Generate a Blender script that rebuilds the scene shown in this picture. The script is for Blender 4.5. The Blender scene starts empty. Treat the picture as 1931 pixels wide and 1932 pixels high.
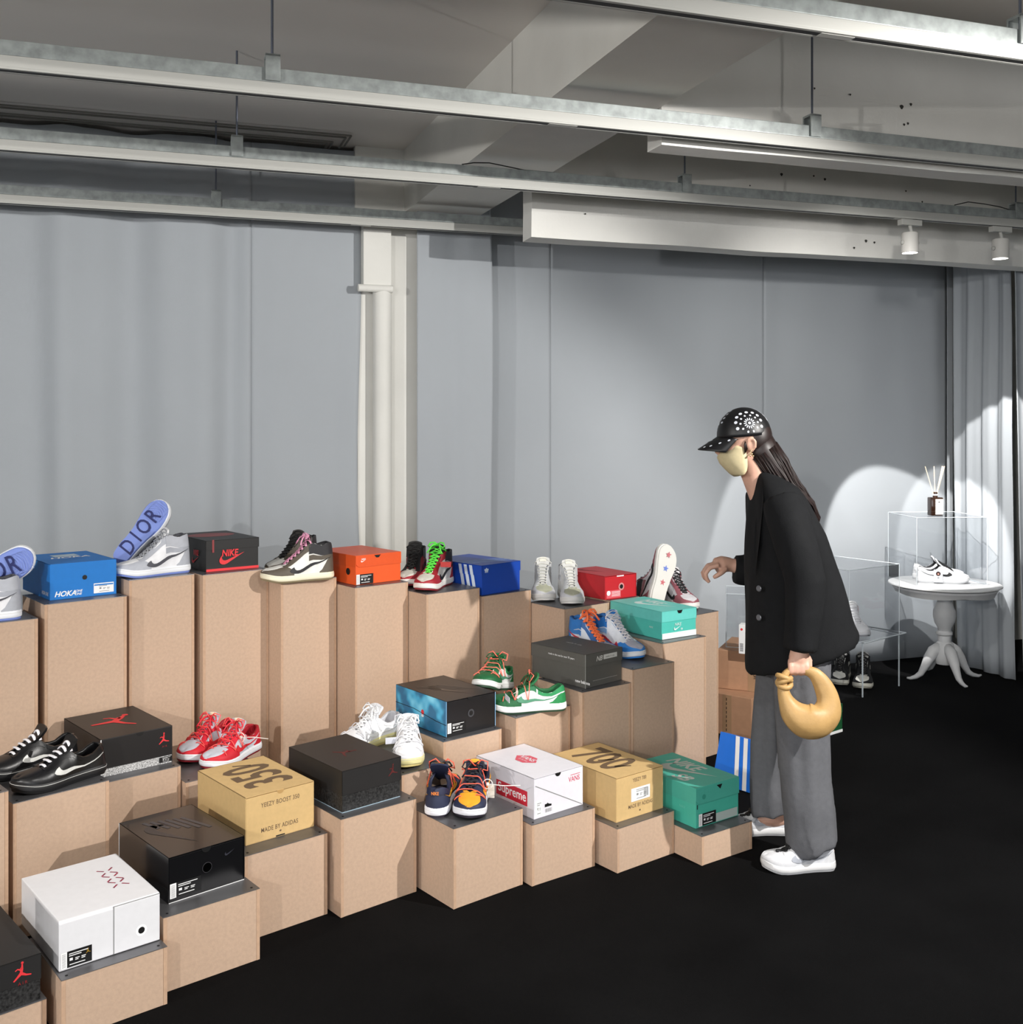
import bpy, bmesh, math, random
from mathutils import Vector, Matrix, noise
random.seed(7)
C = bpy.context.scene.collection
SC = bpy.context.scene
# ------------------------------------------------------------------ camera
cam_d = bpy.data.cameras.new('camera'); cam = bpy.data.objects.new('camera', cam_d); C.objects.link(cam)
cam.location = (0, 0, 1.5); cam.rotation_euler = (math.pi/2, 0, 0)
cam_d.sensor_width = 36; cam_d.lens = 36*1960/1931; cam_d.shift_y = -166/1931; cam_d.clip_start = .05
SC.camera = cam
# ------------------------------------------------------------------ world, lights, exposure
w = bpy.data.worlds.new('room_air'); SC.world = w; w.use_nodes = True
w.node_tree.nodes['Background'].inputs[0].default_value = (.93, .96, 1, 1)
w.node_tree.nodes['Background'].inputs[1].default_value = 2.7
SC.view_settings.view_transform = 'Standard'; SC.view_settings.look = 'None'
SC.view_settings.gamma = 1; SC.view_settings.use_curve_mapping = False; SC.view_settings.exposure = 0

def spot(name, loc, target, energy, angle, blend=.2, r=.02, col=(1, .97, .93)):
    d = bpy.data.lights.new(name, 'SPOT'); d.energy = energy; d.spot_size = math.radians(angle)
    d.spot_blend = blend; d.shadow_soft_size = r; d.color = col
    o = bpy.data.objects.new(name, d); C.objects.link(o); o.location = loc
    o.rotation_euler = (Vector(target)-Vector(loc)).to_track_quat('-Z', 'Y').to_euler()
    return o
spot('spot_light', (2.45, 2.1, 2.36), (-.5, 3.9, 0), 470, 92, .35)
spot('spot_light', (-1.5, -2.7, 2.40), (-.9, 4.6, 1.3), 330, 90, .4, .03)
spot('spot_light', (-3.4, .3, 2.15), (.8, 4.4, 2.95), 250, 120, .6, .03)
spot('spot_light', (3.0, 2.2, 2.0), (1.2, 3.6, 2.95), 28, 120, .8, .1)  # added uplight out of view, brightens the ceiling on the right
spot('spot_light', (.3, 1.3, 2.40), (-.3, 3.2, 0), 130, 60, .6, .03)
spot('spot_light', (1.6, 4.0, 2.38), (1.6, 6.0, 1.25), 85, 84, 1, .03)  # added fill for the right-hand curtain, no fixture hangs here
# ------------------------------------------------------------------ materials
def lin(c):
    c = c/255
    return c/12.92 if c <= .04045 else ((c+.055)/1.055)**2.4
def rgb(h):
    h = h.lstrip('#'); return tuple(lin(int(h[i:i+2], 16)) for i in (0, 2, 4))+(1,)
MATS = {}
def mat(name, col, rough=.6, metal=0, noise_s=0, noise_a=.15, bump=0, bump_s=200, coat=0, kind=None, col2=None, spec=.5):
    if name in MATS: return MATS[name]
    m = bpy.data.materials.new(name); m.use_nodes = True; nt = m.node_tree; b = nt.nodes['Principled BSDF']
    c = rgb(col); b.inputs['Base Color'].default_value = c; b.inputs['Roughness'].default_value = rough
    b.inputs['Metallic'].default_value = metal; b.inputs['Coat Weight'].default_value = coat
    b.inputs['Specular IOR Level'].default_value = spec
    tc = nt.nodes.new('ShaderNodeTexCoord')
    if noise_s:
        n = nt.nodes.new('ShaderNodeTexNoise'); n.inputs['Scale'].default_value = noise_s; n.inputs['Detail'].default_value = 5
        nt.links.new(tc.outputs['Object'], n.inputs['Vector'])
        r = nt.nodes.new('ShaderNodeValToRGB')
        c2 = rgb(col2) if col2 else tuple(x*(1-noise_a) for x in c[:3])+(1,)
        c1 = c if col2 else tuple(min(1, x*(1+noise_a)) for x in c[:3])+(1,)
        r.color_ramp.elements[0].position = .3; r.color_ramp.elements[1].position = .7
        r.color_ramp.elements[0].color = c2; r.color_ramp.elements[1].color = c1
        nt.links.new(n.outputs['Fac'], r.inputs['Fac']); nt.links.new(r.outputs['Color'], b.inputs['Base Color'])
    if bump:
        n2 = nt.nodes.new('ShaderNodeTexNoise'); n2.inputs['Scale'].default_value = bump_s; n2.inputs['Detail'].default_value = 3
        nt.links.new(tc.outputs['Object'], n2.inputs['Vector'])
        bp = nt.nodes.new('ShaderNodeBump'); bp.inputs['Strength'].default_value = bump; bp.inputs['Distance'].default_value = .002
        nt.links.new(n2.outputs['Fac'], bp.inputs['Height']); nt.links.new(bp.outputs['Normal'], b.inputs['Normal'])
    MATS[name] = m
    return m
mdf = mat('mdf', '#c1a58e', .75, 0, 90, .06, .15, 400)
mdf_edge = mat('mdf_edge', '#c09f84', .8, 0, 60, .08)
steel = mat('dark_steel_sheet', '#77777a', .42, .75, 6, .18)
screw_m = mat('screw', '#1c1c1e', .4, .8)
carpet = mat('black_carpet', '#0d0d0e', 1, 0, 2.2, .5, .8, 500, col2='#040405', spec=.1)
white_paint = mat('white_paint', '#dddcd6', .7, 0, 4, .04, .2, 60)
ceil_paint = mat('ceiling_paint', '#e4e0da', .85, 0, 1.2, .05)
conc = mat('painted_concrete', '#e4e3de', .8, 0, 3, .05, .4, 40)
galv = mat('galvanised_steel', '#9aa09f', .45, .35, 30, .22)
track_w = mat('track_white', '#b1b1ac', .5)
black_gap = mat('track_slot', '#0b0b0b', .6)
curtain_m = mat('grey_curtain_cloth', '#a7acb1', .95, 0, 2, .02, .25, 600, spec=.1)
black_m = mat('black_print', '#0c0c0d', .5)
white_m = mat('white_print', '#f2f2f2', .6)
red_m = mat('red_print', '#e2353b', .6)
grey_m = mat('grey_print', '#8c8c8c', .6)

# ------------------------------------------------------------------ geometry helpers
class Geo:
    def __init__(s): s.v = []; s.f = []; s.m = []
    def add(s, vs, fs, mi=0):
        o = len(s.v); s.v += [tuple(p) for p in vs]; s.f += [tuple(i+o for i in f) for f in fs]; s.m += [mi]*len(fs); return s
    def box(s, x0, x1, y0, y1, z0, z1, mi=0, b=0):
        if b:
            bm = bmesh.new(); bmesh.ops.create_cube(bm, size=1)
            for p in bm.verts: p.co = Vector(((x0+x1)/2+p.co.x*(x1-x0), (y0+y1)/2+p.co.y*(y1-y0), (z0+z1)/2+p.co.z*(z1-z0)))
            bmesh.ops.bevel(bm, geom=bm.edges[:], offset=b, segments=2, affect='EDGES', profile=.6)
            bm.verts.index_update(); vs = [p.co[:] for p in bm.verts]; fs = [[q.index for q in f.verts] for f in bm.faces]; bm.free()
            return s.add(vs, fs, mi)
        return s.add([(x0, y0, z0), (x1, y0, z0), (x1, y1, z0), (x0, y1, z0), (x0, y0, z1), (x1, y0, z1), (x1, y1, z1), (x0, y1, z1)],
                     [(3, 2, 1, 0), (4, 5, 6, 7), (0, 1, 5, 4), (1, 2, 6, 5), (2, 3, 7, 6), (3, 0, 4, 7)], mi)
    def rings(s, rs, cap=True, closed=False, mi=0):
        n = len(rs[0]); vs = [p for r in rs for p in r]; fs = []
        k = len(rs)
        for i in range(k if closed else k-1):
            for j in range(n):
                a = i*n+j; b_ = i*n+(j+1) % n; c = ((i+1) % k)*n+(j+1) % n; d = ((i+1) % k)*n+j
                fs.append((a, b_, c, d))
        if cap and not closed:
            fs.append(tuple(range(n))[::-1]); fs.append(tuple((k-1)*n+j for j in range(n)))
        return s.add(vs, fs, mi)
    def grid(s, rows, mi=0, flip=False):
        n = len(rows[0]); vs = [p for r in rows for p in r]; fs = []
        for i in range(len(rows)-1):
            for j in range(n-1):
                f = (i*n+j, i*n+j+1, (i+1)*n+j+1, (i+1)*n+j)
                fs.append(f[::-1] if flip else f)
        return s.add(vs, fs, mi)
    def tube(s, pts, r, n=8, closed=False, flat=1, mi=0, up=(0, 0, 1)):
        P = [Vector(p) for p in pts]; k = len(P); R = r if isinstance(r, (list, tuple)) else [r]*k
        rs = []; prev = None
        for i in range(k):
            a = P[(i-1) % k] if (closed or i > 0) else P[i]; b_ = P[(i+1) % k] if (closed or i < k-1) else P[i]
            t = (b_-a); t = t.normalized() if t.length > 1e-9 else Vector((0, 0, 1))
            u = Vector(up) if prev is None else prev
            u = u-t*u.dot(t)
            if u.length < 1e-4: u = Vector((1, 0, 0))-t*t.x
            u.normalize(); prev = u; v = t.cross(u)
            rs.append([P[i]+(u*math.cos(q)*flat+v*math.sin(q))*R[i] for q in [2*math.pi*j/n for j in range(n)]])
        return s.rings([[p[:] for p in r_] for r_ in rs], True, closed, mi)
    def ball(s, c, r, rot=None, nu=16, nv=10, mi=0):
        rx, ry, rz = r if isinstance(r, (list, tuple)) else (r, r, r); rows = []
        M_ = rot.to_matrix() if rot is not None else Matrix.Identity(3)
        for i in range(1, nv):
            th = math.pi*i/nv; rows.append([tuple(Vector(c)+M_ @ Vector((rx*math.sin(th)*math.cos(q), ry*math.sin(th)*math.sin(q), -rz*math.cos(th)))) for q in [2*math.pi*j/nu for j in range(nu)]])
        o = len(s.v); s.rings(rows, False, False, mi)
        vs = [tuple(Vector(c)+M_ @ Vector((0, 0, -rz))), tuple(Vector(c)+M_ @ Vector((0, 0, rz)))]
        k = len(s.v); s.v += vs; n = len(rows)
        for j in range(nu):
            s.f.append((o+(j+1) % nu, o+j, k)); s.m.append(mi)
            s.f.append((o+(n-1)*nu+j, o+(n-1)*nu+(j+1) % nu, k+1)); s.m.append(mi)
        return s
    def lathe(s, prof, c=(0, 0), n=32, mi=0):
        return s.rings([[(c[0]+r*math.cos(2*math.pi*j/n), c[1]+r*math.sin(2*math.pi*j/n), z) for j in range(n)] for r, z in prof], True, False, mi)
    def prism(s, poly, f0, f1, mi=0):
        n = len(poly); a = [f0(*p) for p in poly]; b_ = [f1(*p) for p in poly]
        return s.add(a+b_, [tuple(range(n))[::-1], tuple(range(n, 2*n))]+[(i, (i+1) % n, n+(i+1) % n, n+i) for i in range(n)], mi)
    def mesh(s, name):
        me = bpy.data.meshes.new(name); me.from_pydata(s.v, [], s.f); me.validate(); return me

def obj(name, geo, mats, parent=None, smooth=False, loc=None, rot=None, label=None):
    me = geo.mesh(name) if isinstance(geo, Geo) else geo
    ms = mats if isinstance(mats, (list, tuple)) else [mats]
    if not me.materials:
        for m in ms: me.materials.append(m)
    if isinstance(geo, Geo) and len(ms) > 1 and len(me.polygons) == len(geo.m):
        me.polygons.foreach_set('material_index', geo.m)
    if smooth:
        me.polygons.foreach_set('use_smooth', [True]*len(me.polygons))
        if smooth != 'all':
            try: me.set_sharp_from_angle(angle=math.radians(40))
            except Exception: pass
    me.update()
    o = bpy.data.objects.new(name, me); C.objects.link(o)
    if parent: o.parent = parent
    if loc: o.location = loc
    if rot: o.rotation_euler = rot
    if label: o['label'] = label
    return o
def tag(o, label, cat, group=None):
    o['label'] = label; o['category'] = cat
    if group: o['group'] = group
    return o
def thing(name, label, cat, loc=(0, 0, 0), rz=0, group=None, rot=None):
    o = bpy.data.objects.new(name, None); C.objects.link(o); o.location = loc; o.empty_display_size = .05
    o.rotation_euler = rot if rot else (0, 0, rz)
    return tag(o, label, cat, group)
def struct(name, geo, m, smooth=False, parent=None):
    o = obj(name, geo, m, parent, smooth); o['kind'] = 'structure'; return o
def smoothstep(a, b, x):
    t = max(0, min(1, (x-a)/(b-a))); return t*t*(3-2*t)
def interp(T, x):
    if x <= T[0][0]: return T[0][1]
    for (a, b), (c, d) in zip(T, T[1:]):
        if x <= c: return b+(d-b)*(x-a)/(c-a)
    return T[-1][1]
# ------------------------------------------------------------------ text
TXT = {}
def text2d(s, size=1, xs=1, bold=0, shear=0, spacing=1, lines=1):
    """flat mesh data (verts, faces) of a line of writing, centred on the origin, cap height about `size`"""
    key = (s, xs, bold, shear, spacing)
    if key not in TXT:
        cu = bpy.data.curves.new('writing', 'FONT'); cu.body = s; cu.size = 1; cu.offset = bold; cu.shear = shear
        cu.space_character = spacing; cu.align_x = 'CENTER'; cu.align_y = 'CENTER'; cu.resolution_u = 3; cu.fill_mode = 'FRONT'
        ob = bpy.data.objects.new('writing', cu); me = bpy.data.meshes.new_from_object(ob)
        vs = [(v.co.x*xs, v.co.y) for v in me.vertices]; fs = [tuple(p.vertices) for p in me.polygons]
        x = [p[0] for p in vs]; y = [p[1] for p in vs]; cx = (min(x)+max(x))/2; cy = (min(y)+max(y))/2
        vs = [(a-cx, b-cy) for a, b in vs]
        TXT[key] = (vs, fs, (max(x)-min(x), max(y)-min(y)))
        bpy.data.objects.remove(ob); bpy.data.meshes.remove(me); bpy.data.curves.remove(cu)
    vs, fs, _ = TXT[key]
    return [(a*size, b*size) for a, b in vs], fs
def poly2d(pts): return list(pts), [tuple(range(len(pts)))]
def circ(r, n=24, cx=0, cy=0, ry=None): return poly2d([(cx+r*math.cos(2*math.pi*i/n), cy+(ry or r)*math.sin(2*math.pi*i/n)) for i in range(n)])
def rect(w_, h_, cx=0, cy=0): return poly2d([(cx-w_/2, cy-h_/2), (cx+w_/2, cy-h_/2), (cx+w_/2, cy+h_/2), (cx-w_/2, cy+h_/2)])
def join2(*S):
    V = []; Fc = []
    for v, f in S:
        o = len(V); V += v; Fc += [tuple(i+o for i in q) for q in f]
    return V, Fc
def mv(S, dx=0, dy=0, s=1, rot=0, sx=1, sy=1):
    c, q = math.cos(rot), math.sin(rot)
    return [(dx+s*(c*a*sx-q*b*sy), dy+s*(q*a*sx+c*b*sy)) for a, b in S[0]], S[1]
SWOOSH = poly2d([(1, .42), (.30, .02), (.2, -.01), (.1, 0), (.03, .05), (0, .13), (.02, .22), (.07, .30), (.13, .36), (.10, .27), (.11, .20), (.16, .155), (.23, .14), (.32, .16)])
JUMP = join2(circ(.075, 10, .50, 1.0), circ(.06, 10, .44, .70),
             poly2d([(.46, .95), (.53, .95), (.55, .66), (.52, .45), (.72, .30), (1.0, .22), (.98, .16), (.70, .20), (.45, .30), (.30, .20), (.06, .02), (0, .07), (.22, .30), (.36, .46), (.38, .58), (.24, .66), (.12, .60), (.10, .65), (.24, .73), (.42, .66)]))
def trefoil():
    return join2(circ(.16, 12, 0, .30, .26), mv(circ(.15, 12, 0, 0, .25), -.22, .2, rot=.7), mv(circ(.15, 12, 0, 0, .25), .22, .2, rot=-.7), rect(.7, .05, 0, -.03), rect(.62, .05, 0, -.11))
# ------------------------------------------------------------------ room shell
T_ = Vector((.948, .318, 0)); N_ = Vector((-.318, .948, 0))          # along / across the lighting tracks
def tn(p, a, b, z=0): q = Vector((p[0], p[1], 0))+T_*a+N_*b; return (q.x, q.y, z)
g = Geo().box(-9, 9, -9, 9.5, -.1, 0); struct('floor', g, carpet)
g = Geo().box(-9, 9, -9, 9.5, 2.95, 3.1); struct('ceiling', g, ceil_paint)
W0 = (0, 6.05)
g = Geo().add([tn(W0, a, b, z) for b in (0, .12) for a, z in ((-9, 0), (9, 0), (9, 2.95), (-9, 2.95))],
              [(3, 2, 1, 0), (4, 5, 6, 7), (0, 1, 5, 4), (1, 2, 6, 5), (2, 3, 7, 6), (3, 0, 4, 7)]); struct('wall_back', g, conc)
g = Geo().box(-7.1, -7, -6, 9, 0, 2.95); struct('wall_left', g, conc)
g = Geo().box(7, 7.1, -6, 9, 0, 2.95); struct('wall_right', g, conc)
def slab(p, a0, a1, b0, b1, z0, z1, g=None):
    g = g or Geo()
    return g.add([tn(p, a, b, z) for z in (z0, z1) for a, b in ((a0, b0), (a1, b0), (a1, b1), (a0, b1))],
                 [(3, 2, 1, 0), (4, 5, 6, 7), (0, 1, 5, 4), (1, 2, 6, 5), (2, 3, 7, 6), (3, 0, 4, 7)])
def rough_edge(o, s=.006):
    me = o.data; bm = bmesh.new(); bm.from_mesh(me)
    for _ in range(5):
        long_e = [e for e in bm.edges if e.calc_length() > .25]
        if not long_e: break
        bmesh.ops.subdivide_edges(bm, edges=long_e, cuts=1, use_grid_fill=True)
    for v in bm.verts:
        v.co += Vector((noise.noise(v.co*3), noise.noise(v.co*3+Vector((5, 0, 0))), noise.noise(v.co*4+Vector((0, 7, 0)))))*s
    bm.to_mesh(me); bm.free()
# main beam runs towards the back wall, two joists frame into it
P1 = (-.173, 5.60)     # far right corner of the main beam's underside
_T, _N = T_, N_
T_ = Vector((.9396, .3424, 0)); N_ = Vector((-.3424, .9396, 0))
o = struct('trim_1', slab(P1, -.405, 0, -12, .2, 2.62, 2.96), white_paint); T_, N_ = _T, _N; rough_edge(o, .004)
P2 = (.105, 4.87)
o = struct('trim_2', slab(P2, -.01, 8, 0, .13, 2.375, 2.96), conc); rough_edge(o)
P3 = (.54, 3.685)
o = struct('trim_3', slab(P3, -.01, 8, 0, .11, 2.49, 2.96), conc); rough_edge(o)
struct('trim_4_unseen', slab((0, -.75), -8, 8, 0, .14, 2.455, 2.96), conc)  # unseen beam added behind the camera, keeps light off the curtain tops
struct('trim_5', slab((0, 1.0), -8, 8, -.0, .0001+.12, 2.80, 2.96), conc)
# dark rail grooves along the ceiling over the left curtain, turning at the main beam
g = Geo()
for k, (b, en) in enumerate(((-.26, -.93), (-.22, -.95), (-.12, -1.0), (-.08, -1.02))):
    p0 = tn((0, 5.72), -6, b, 2.935); p1 = tn((0, 5.72), en, b, 2.935); p2 = tn((0, 5.72), en, b+.2, 2.935)
    g.tube([p0, p1], .005, 6); g.tube([p1, p2], .005, 6)
struct('trim_6', g, mat('rail_dark', '#77756f', .6))
# pits and chips in the old concrete
def chips(P0, parent, L_):
    for k, z, r in L_:
        a = (k-P0[0])/.948; o_ = obj('chip', Geo().add([tuple(Vector(tn(P0, a+r*math.cos(q)*(1+.3*math.sin(3*q)), -.0045, z+r*math.sin(q)))) for q in [2*math.pi*j/10 for j in range(10)]], [tuple(range(10))]), mat('pit_dark', '#3a3935', .9), parent)
T2B, T3B = [q for q in C.objects if q.name == 'trim_2'][0], [q for q in C.objects if q.name == 'trim_3'][0]
chips(P3, T3B, [(1.502, 2.721, .009), (1.543, 2.735, .006), (1.513, 2.654, .005), (1.53, 2.66, .005), (1.525, 2.602, .007), (1.556, 2.593, .006), (1.28, 2.745, .004), (1.13, 2.752, .004)])
chips(P2, T2B, [(1.374, 2.770, .008), (1.556, 2.777, .005), (1.62, 2.765, .007), (1.91, 2.455, .006), (1.86, 2.46, .008), (1.79, 2.42, .006), (2.1, 2.74, .005), (2.2, 2.69, .005), (1.2, 2.70, .004), (.35, 2.50, .004)])
# column, its block, pipe and bracket
o = struct('trim_7', slab((-.70, 5.50), -.115, .27, 0, .35, 0, 2.96), white_paint)
g = slab((-.70, 5.50), -.10, .045, -.09, .0, 2.215, 2.60); struct('trim_8', g, white_paint)
g = slab((-.70, 5.50), -.135, .28, -.04, .01, 2.55, 2.96); struct('trim_9', g, white_paint)
pt = thing('drain_pipe', 'white vertical pipe running up the front of the column', 'pipe', tn((-.70, 5.50), .005, -.052, 0))
g = Geo().lathe([(.050, 0.0), (.050, 2.15), (.050, 2.20)], n=24); obj('pipe_run', g, white_paint, pt, True)
g = Geo().tube([(-.115, -.075, 2.205), (.055, -.018, 2.205)], .020, 14); obj('bracket', g, white_paint, pt, True)
# ------------------------------------------------------------------ curtains
def curtain(label, a0, a1, base, z0=.0, z1=2.93, amp=.03, wl=.42, seed=0, n=None, flare=0, edge0=0, edge1=0, fn=None):
    L = a1-a0; n = n or max(24, int(L/.02)); rows = []
    for iz in range(25):
        f = iz/24; z = z0+(z1-z0)*f; r = []
        for i in range(n+1):
            s = i/n; a = a0+L*s
            ph = noise.noise(Vector((a*1.3+seed*7, f*.6, seed)))*2.5
            k = amp*(.55+.45*noise.noise(Vector((a*.8, seed*3, 0))))
            y = k*math.sin(2*math.pi*a/wl+ph)+.25*k*math.sin(4.7*math.pi*a/wl+2*ph)+.008*noise.noise(Vector((a*3, f*5, seed)))
            y *= smoothstep(0, .12, a-a0)*smoothstep(0, .12, a1-a) if fn is None else 1
            y -= flare*(1-f)**3
            aa = a+edge1*smoothstep(.8, 1, s)*(math.sin(f*7+seed)*.02+(1-f)*.05)+edge0*smoothstep(.2, 0, s)*math.sin(f*6+seed)*.02
            p = tn(base, aa, y, z) if fn is None else fn(aa, y, z)
            r.append(p)
        rows.append(r)
    o = obj('curtain', Geo().grid(rows), curtain_m, None, 'all'); tag(o, label, 'curtain')
    md = o.modifiers.new('thickness', 'SOLIDIFY'); md.thickness = .003
    return o
CB = (0, 5.72)
curtain('grey curtain at far left with broad soft folds, left of the first seam', -5.5, -1.395, CB, amp=.05, wl=.52, seed=1)
curtain('grey curtain just left of the white column, right of the first seam', -1.397, -.862, (0, 5.722), amp=.012, wl=.6, seed=2, edge1=1)
curtain('narrow grey curtain hanging over the right part of the white column', -.525, -.122, (0, 5.64), amp=.016, wl=.33, seed=3, edge1=.5, n=40)
curtain('grey curtain strip right of the column, behind the beige pair of trainers', -.16, .232, (0, 5.80), amp=.006, wl=.6, seed=4)
curtain('wide flat grey curtain behind the raised hand of the visitor', .230, 1.62, (0, 5.803), amp=.008, wl=.9, seed=5)
curtain('wide flat grey curtain behind the two acrylic cases and bottle', 1.617, 2.98, (0, 5.80), amp=.010, wl=.8, seed=6)
curtain('thin pale curtain hem hanging behind the white pedestal table', 2.945, 2.99, (0, 5.72), amp=.01, wl=.2, seed=7, n=16)
def fnR(a, y, z):
    return (2.785+a*.3+y*.9, 6.53-a*.95+y*.3-.05*(1-z/2.93)**3, z)
curtain('grey curtain with deep folds right of the pedestal table', 0, .46, None, z0=.01, amp=.022, wl=.14, seed=8, n=60, fn=fnR)
def fnR2(a, y, z):
    return (2.92+a, 6.035+y+a*.1-.12*(1-z/2.93)**2, z)
curtain('grey curtain at the far right edge with flared hem', 0, 2.4, None, z0=.01, amp=.05, wl=.22, seed=9, n=160, fn=fnR2)
# ------------------------------------------------------------------ lighting tracks
def track(label, p, a0, a1, rods, joints):
    t = thing('lighting_track', label, 'track', (p[0], p[1], 2.5), math.atan2(.318, .948), 'suspended lighting tracks')
    g = Geo().box(a0, a1, -.018, .018, .032, .075, 0, .002)
    obj('steel_channel', g, galv, t)
    g = Geo().box(a0, a1, -.021, .021, -.002, .031, 0, .002); g.box(a0, a1, -.021, -.011, -.008, -.002).box(a0, a1, .011, .021, -.008, -.002)
    obj('track_rail', g, track_w, t)
    g = Geo().box(a0, a1, -.0105, .0105, -.0076, -.0025); obj('track_slot', g, black_gap, t)
    for j in joints:
        g = Geo().box(j-.05, j+.05, -.0115, .0115, -.0090, -.0022); obj('joint_cover', g, track_w, t)
    for r in rods:
        g = Geo().tube([(r, 0, .07), (r, 0, .46)], .004, 8); k = obj('rod', g, mat('rod_steel', '#6c7280', .4, .8), t)
        g = Geo().box(r-.022, r+.022, -.026, -.0195, .035, .115, 0, .001).box(r-.022, r+.022, .0195, .026, .035, .115, 0, .001).box(r-.022, r+.022, -.026, .026, .108, .116, 0, .001)
        obj('clamp', g, galv, k)
    return t
track('nearest lighting track crossing the top right corner', (.338, 2.497), -5, 5, [1.116, -1.4], [.52, -1.0])
track('second nearest lighting track, hanging across the whole picture top', (.482, 3.56), -6, 6, [-1.275, .64, 2.55], [-.33, -2.5])
track('third nearest lighting track, passing just above the lower concrete joist', (-.57, 4.206), -5, 4.5, [-.525, 1.42, 3.29], [.50, 2.6])
track('farthest lighting track, close to the curtain and ending behind the joist', (-.706, 5.21), -5, 3.1, [-.747, 1.2], [-.05])
tr3 = [q for q in C.objects if q.get('label', '').startswith('third nearest lighting track')][0]
cb = mat('black_cable', '#161616', .5)
obj('cable', Geo().tube([(.38, -.01, .078), (.43, -.015, .088), (.50, -.01, .094), (.57, -.01, .086), (.66, 0, .078), (.80, .005, .079)], .0025, 6), cb, tr3, 'all')
obj('cable', Geo().tube([(2.90, -.01, .078), (2.98, -.015, .098), (3.08, -.01, .096), (3.18, -.01, .088), (3.26, 0, .078)], .0025, 6), cb, tr3, 'all')
for (lab, X, Y, tx) in (('left one of the two white spotlights on the third track', 1.935, 5.046, .02), ('right one of the two white spotlights on the third track', 2.457, 5.221, .05)):
    s = thing('spotlight', lab, 'spotlight', (X, Y, 2.49), math.atan2(.318, .948))
    g = Geo().box(-.06, .06, -.017, .017, -.028, .0, 0, .003); obj('adapter', g, track_w, s)
    g = Geo().tube([(0, 0, -.025), (.012, 0, -.07)], .009, 10); obj('stem', g, track_w, s, True)
    g = Geo().lathe([(.0, -.06), (.036, -.062), (.040, -.068), (.041, -.158), (.036, -.160), (.035, -.14), (.002, -.135)], n=28)
    h = obj('lamp_head', g, mat('spot_body', '#cfcdc8', .5), s, True)
    for sx in (-1, 1):
        g = Geo().ball((sx*.044, 0, -.11), (.008, .012, .012), nu=10, nv=6); obj('pivot_knob', g, track_w, h, True)
    m = bpy.data.materials.get('lamp_glow')
    if not m:
        m = bpy.data.materials.new('lamp_glow'); m.use_nodes = True; b = m.node_tree.nodes['Principled BSDF']
        b.inputs['Emission Color'].default_value = (1, .97, .9, 1); b.inputs['Emission Strength'].default_value = 25
    g = Geo().lathe([(.0, -.150), (.033, -.150), (.033, -.152), (.0, -.152)], n=20); obj('lens', g, m, h)
    l = spot('spot_light', (X+.01, Y, 2.325), (X+.60, Y+1.50, .525), (330 if X < 2.2 else 170), 30, .12, .012)
l = spot('spot_light', (1.45, 5.93, 2.40), (1.53, 6.08, .6), 230, 26, .12, .012)
# ------------------------------------------------------------------ plinths (MDF boxes with a steel top sheet)
def uv(th): s, c = math.sin(math.radians(th)), math.cos(math.radians(th)); return Vector((s, c, 0)), Vector((-c, s, 0))
SCREW = None
def plinth(label, x, y, th, w, d, z):
    """front corner at (x, y); +x local runs along the right-hand face, +y local runs back along the left-hand face"""
    global SCREW
    t = thing('display_plinth', label, 'plinth', (x, y, 0), math.radians(90-th), 'brown display plinths')
    h = z-.002; e = .010
    obj('left_panel', Geo().box(0, e, 0, d, .001, h), mdf, t)
    obj('right_panel', Geo().box(w-e, w, 0, d, .001, h), mdf, t)
    obj('front_panel', Geo().box(e+.0004, w-e-.0004, .0006, e, .001, h), mdf, t)
    obj('back_panel', Geo().box(e+.0004, w-e-.0004, d-e, d-.0006, .001, h), mdf, t)
    # raw board edges seen at the front corners
    obj('board_edge', Geo().box(.0002, e, -.0003, .0, .001, h), mdf_edge, t); obj('board_edge', Geo().box(w-e, w-.0002, -.0003, 0, .001, h), mdf_edge, t)
    obj('top_sheet', Geo().box(-.0004, w+.0004, -.0004, d+.0004, h, z, 0, .0008), steel, t)
    if SCREW is None: SCREW = Geo().lathe([(.0, 0), (.0036, 0), (.0034, .0009), (.0012, .0011), (0, .0008)], n=12).mesh('screw')
    for sx, sy in ((.017, .017), (w-.017, .017), (.017, d-.017), (w-.017, d-.017)):
        obj('screw', SCREW, screw_m, t, False, (sx, sy, z))
    return t
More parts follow.
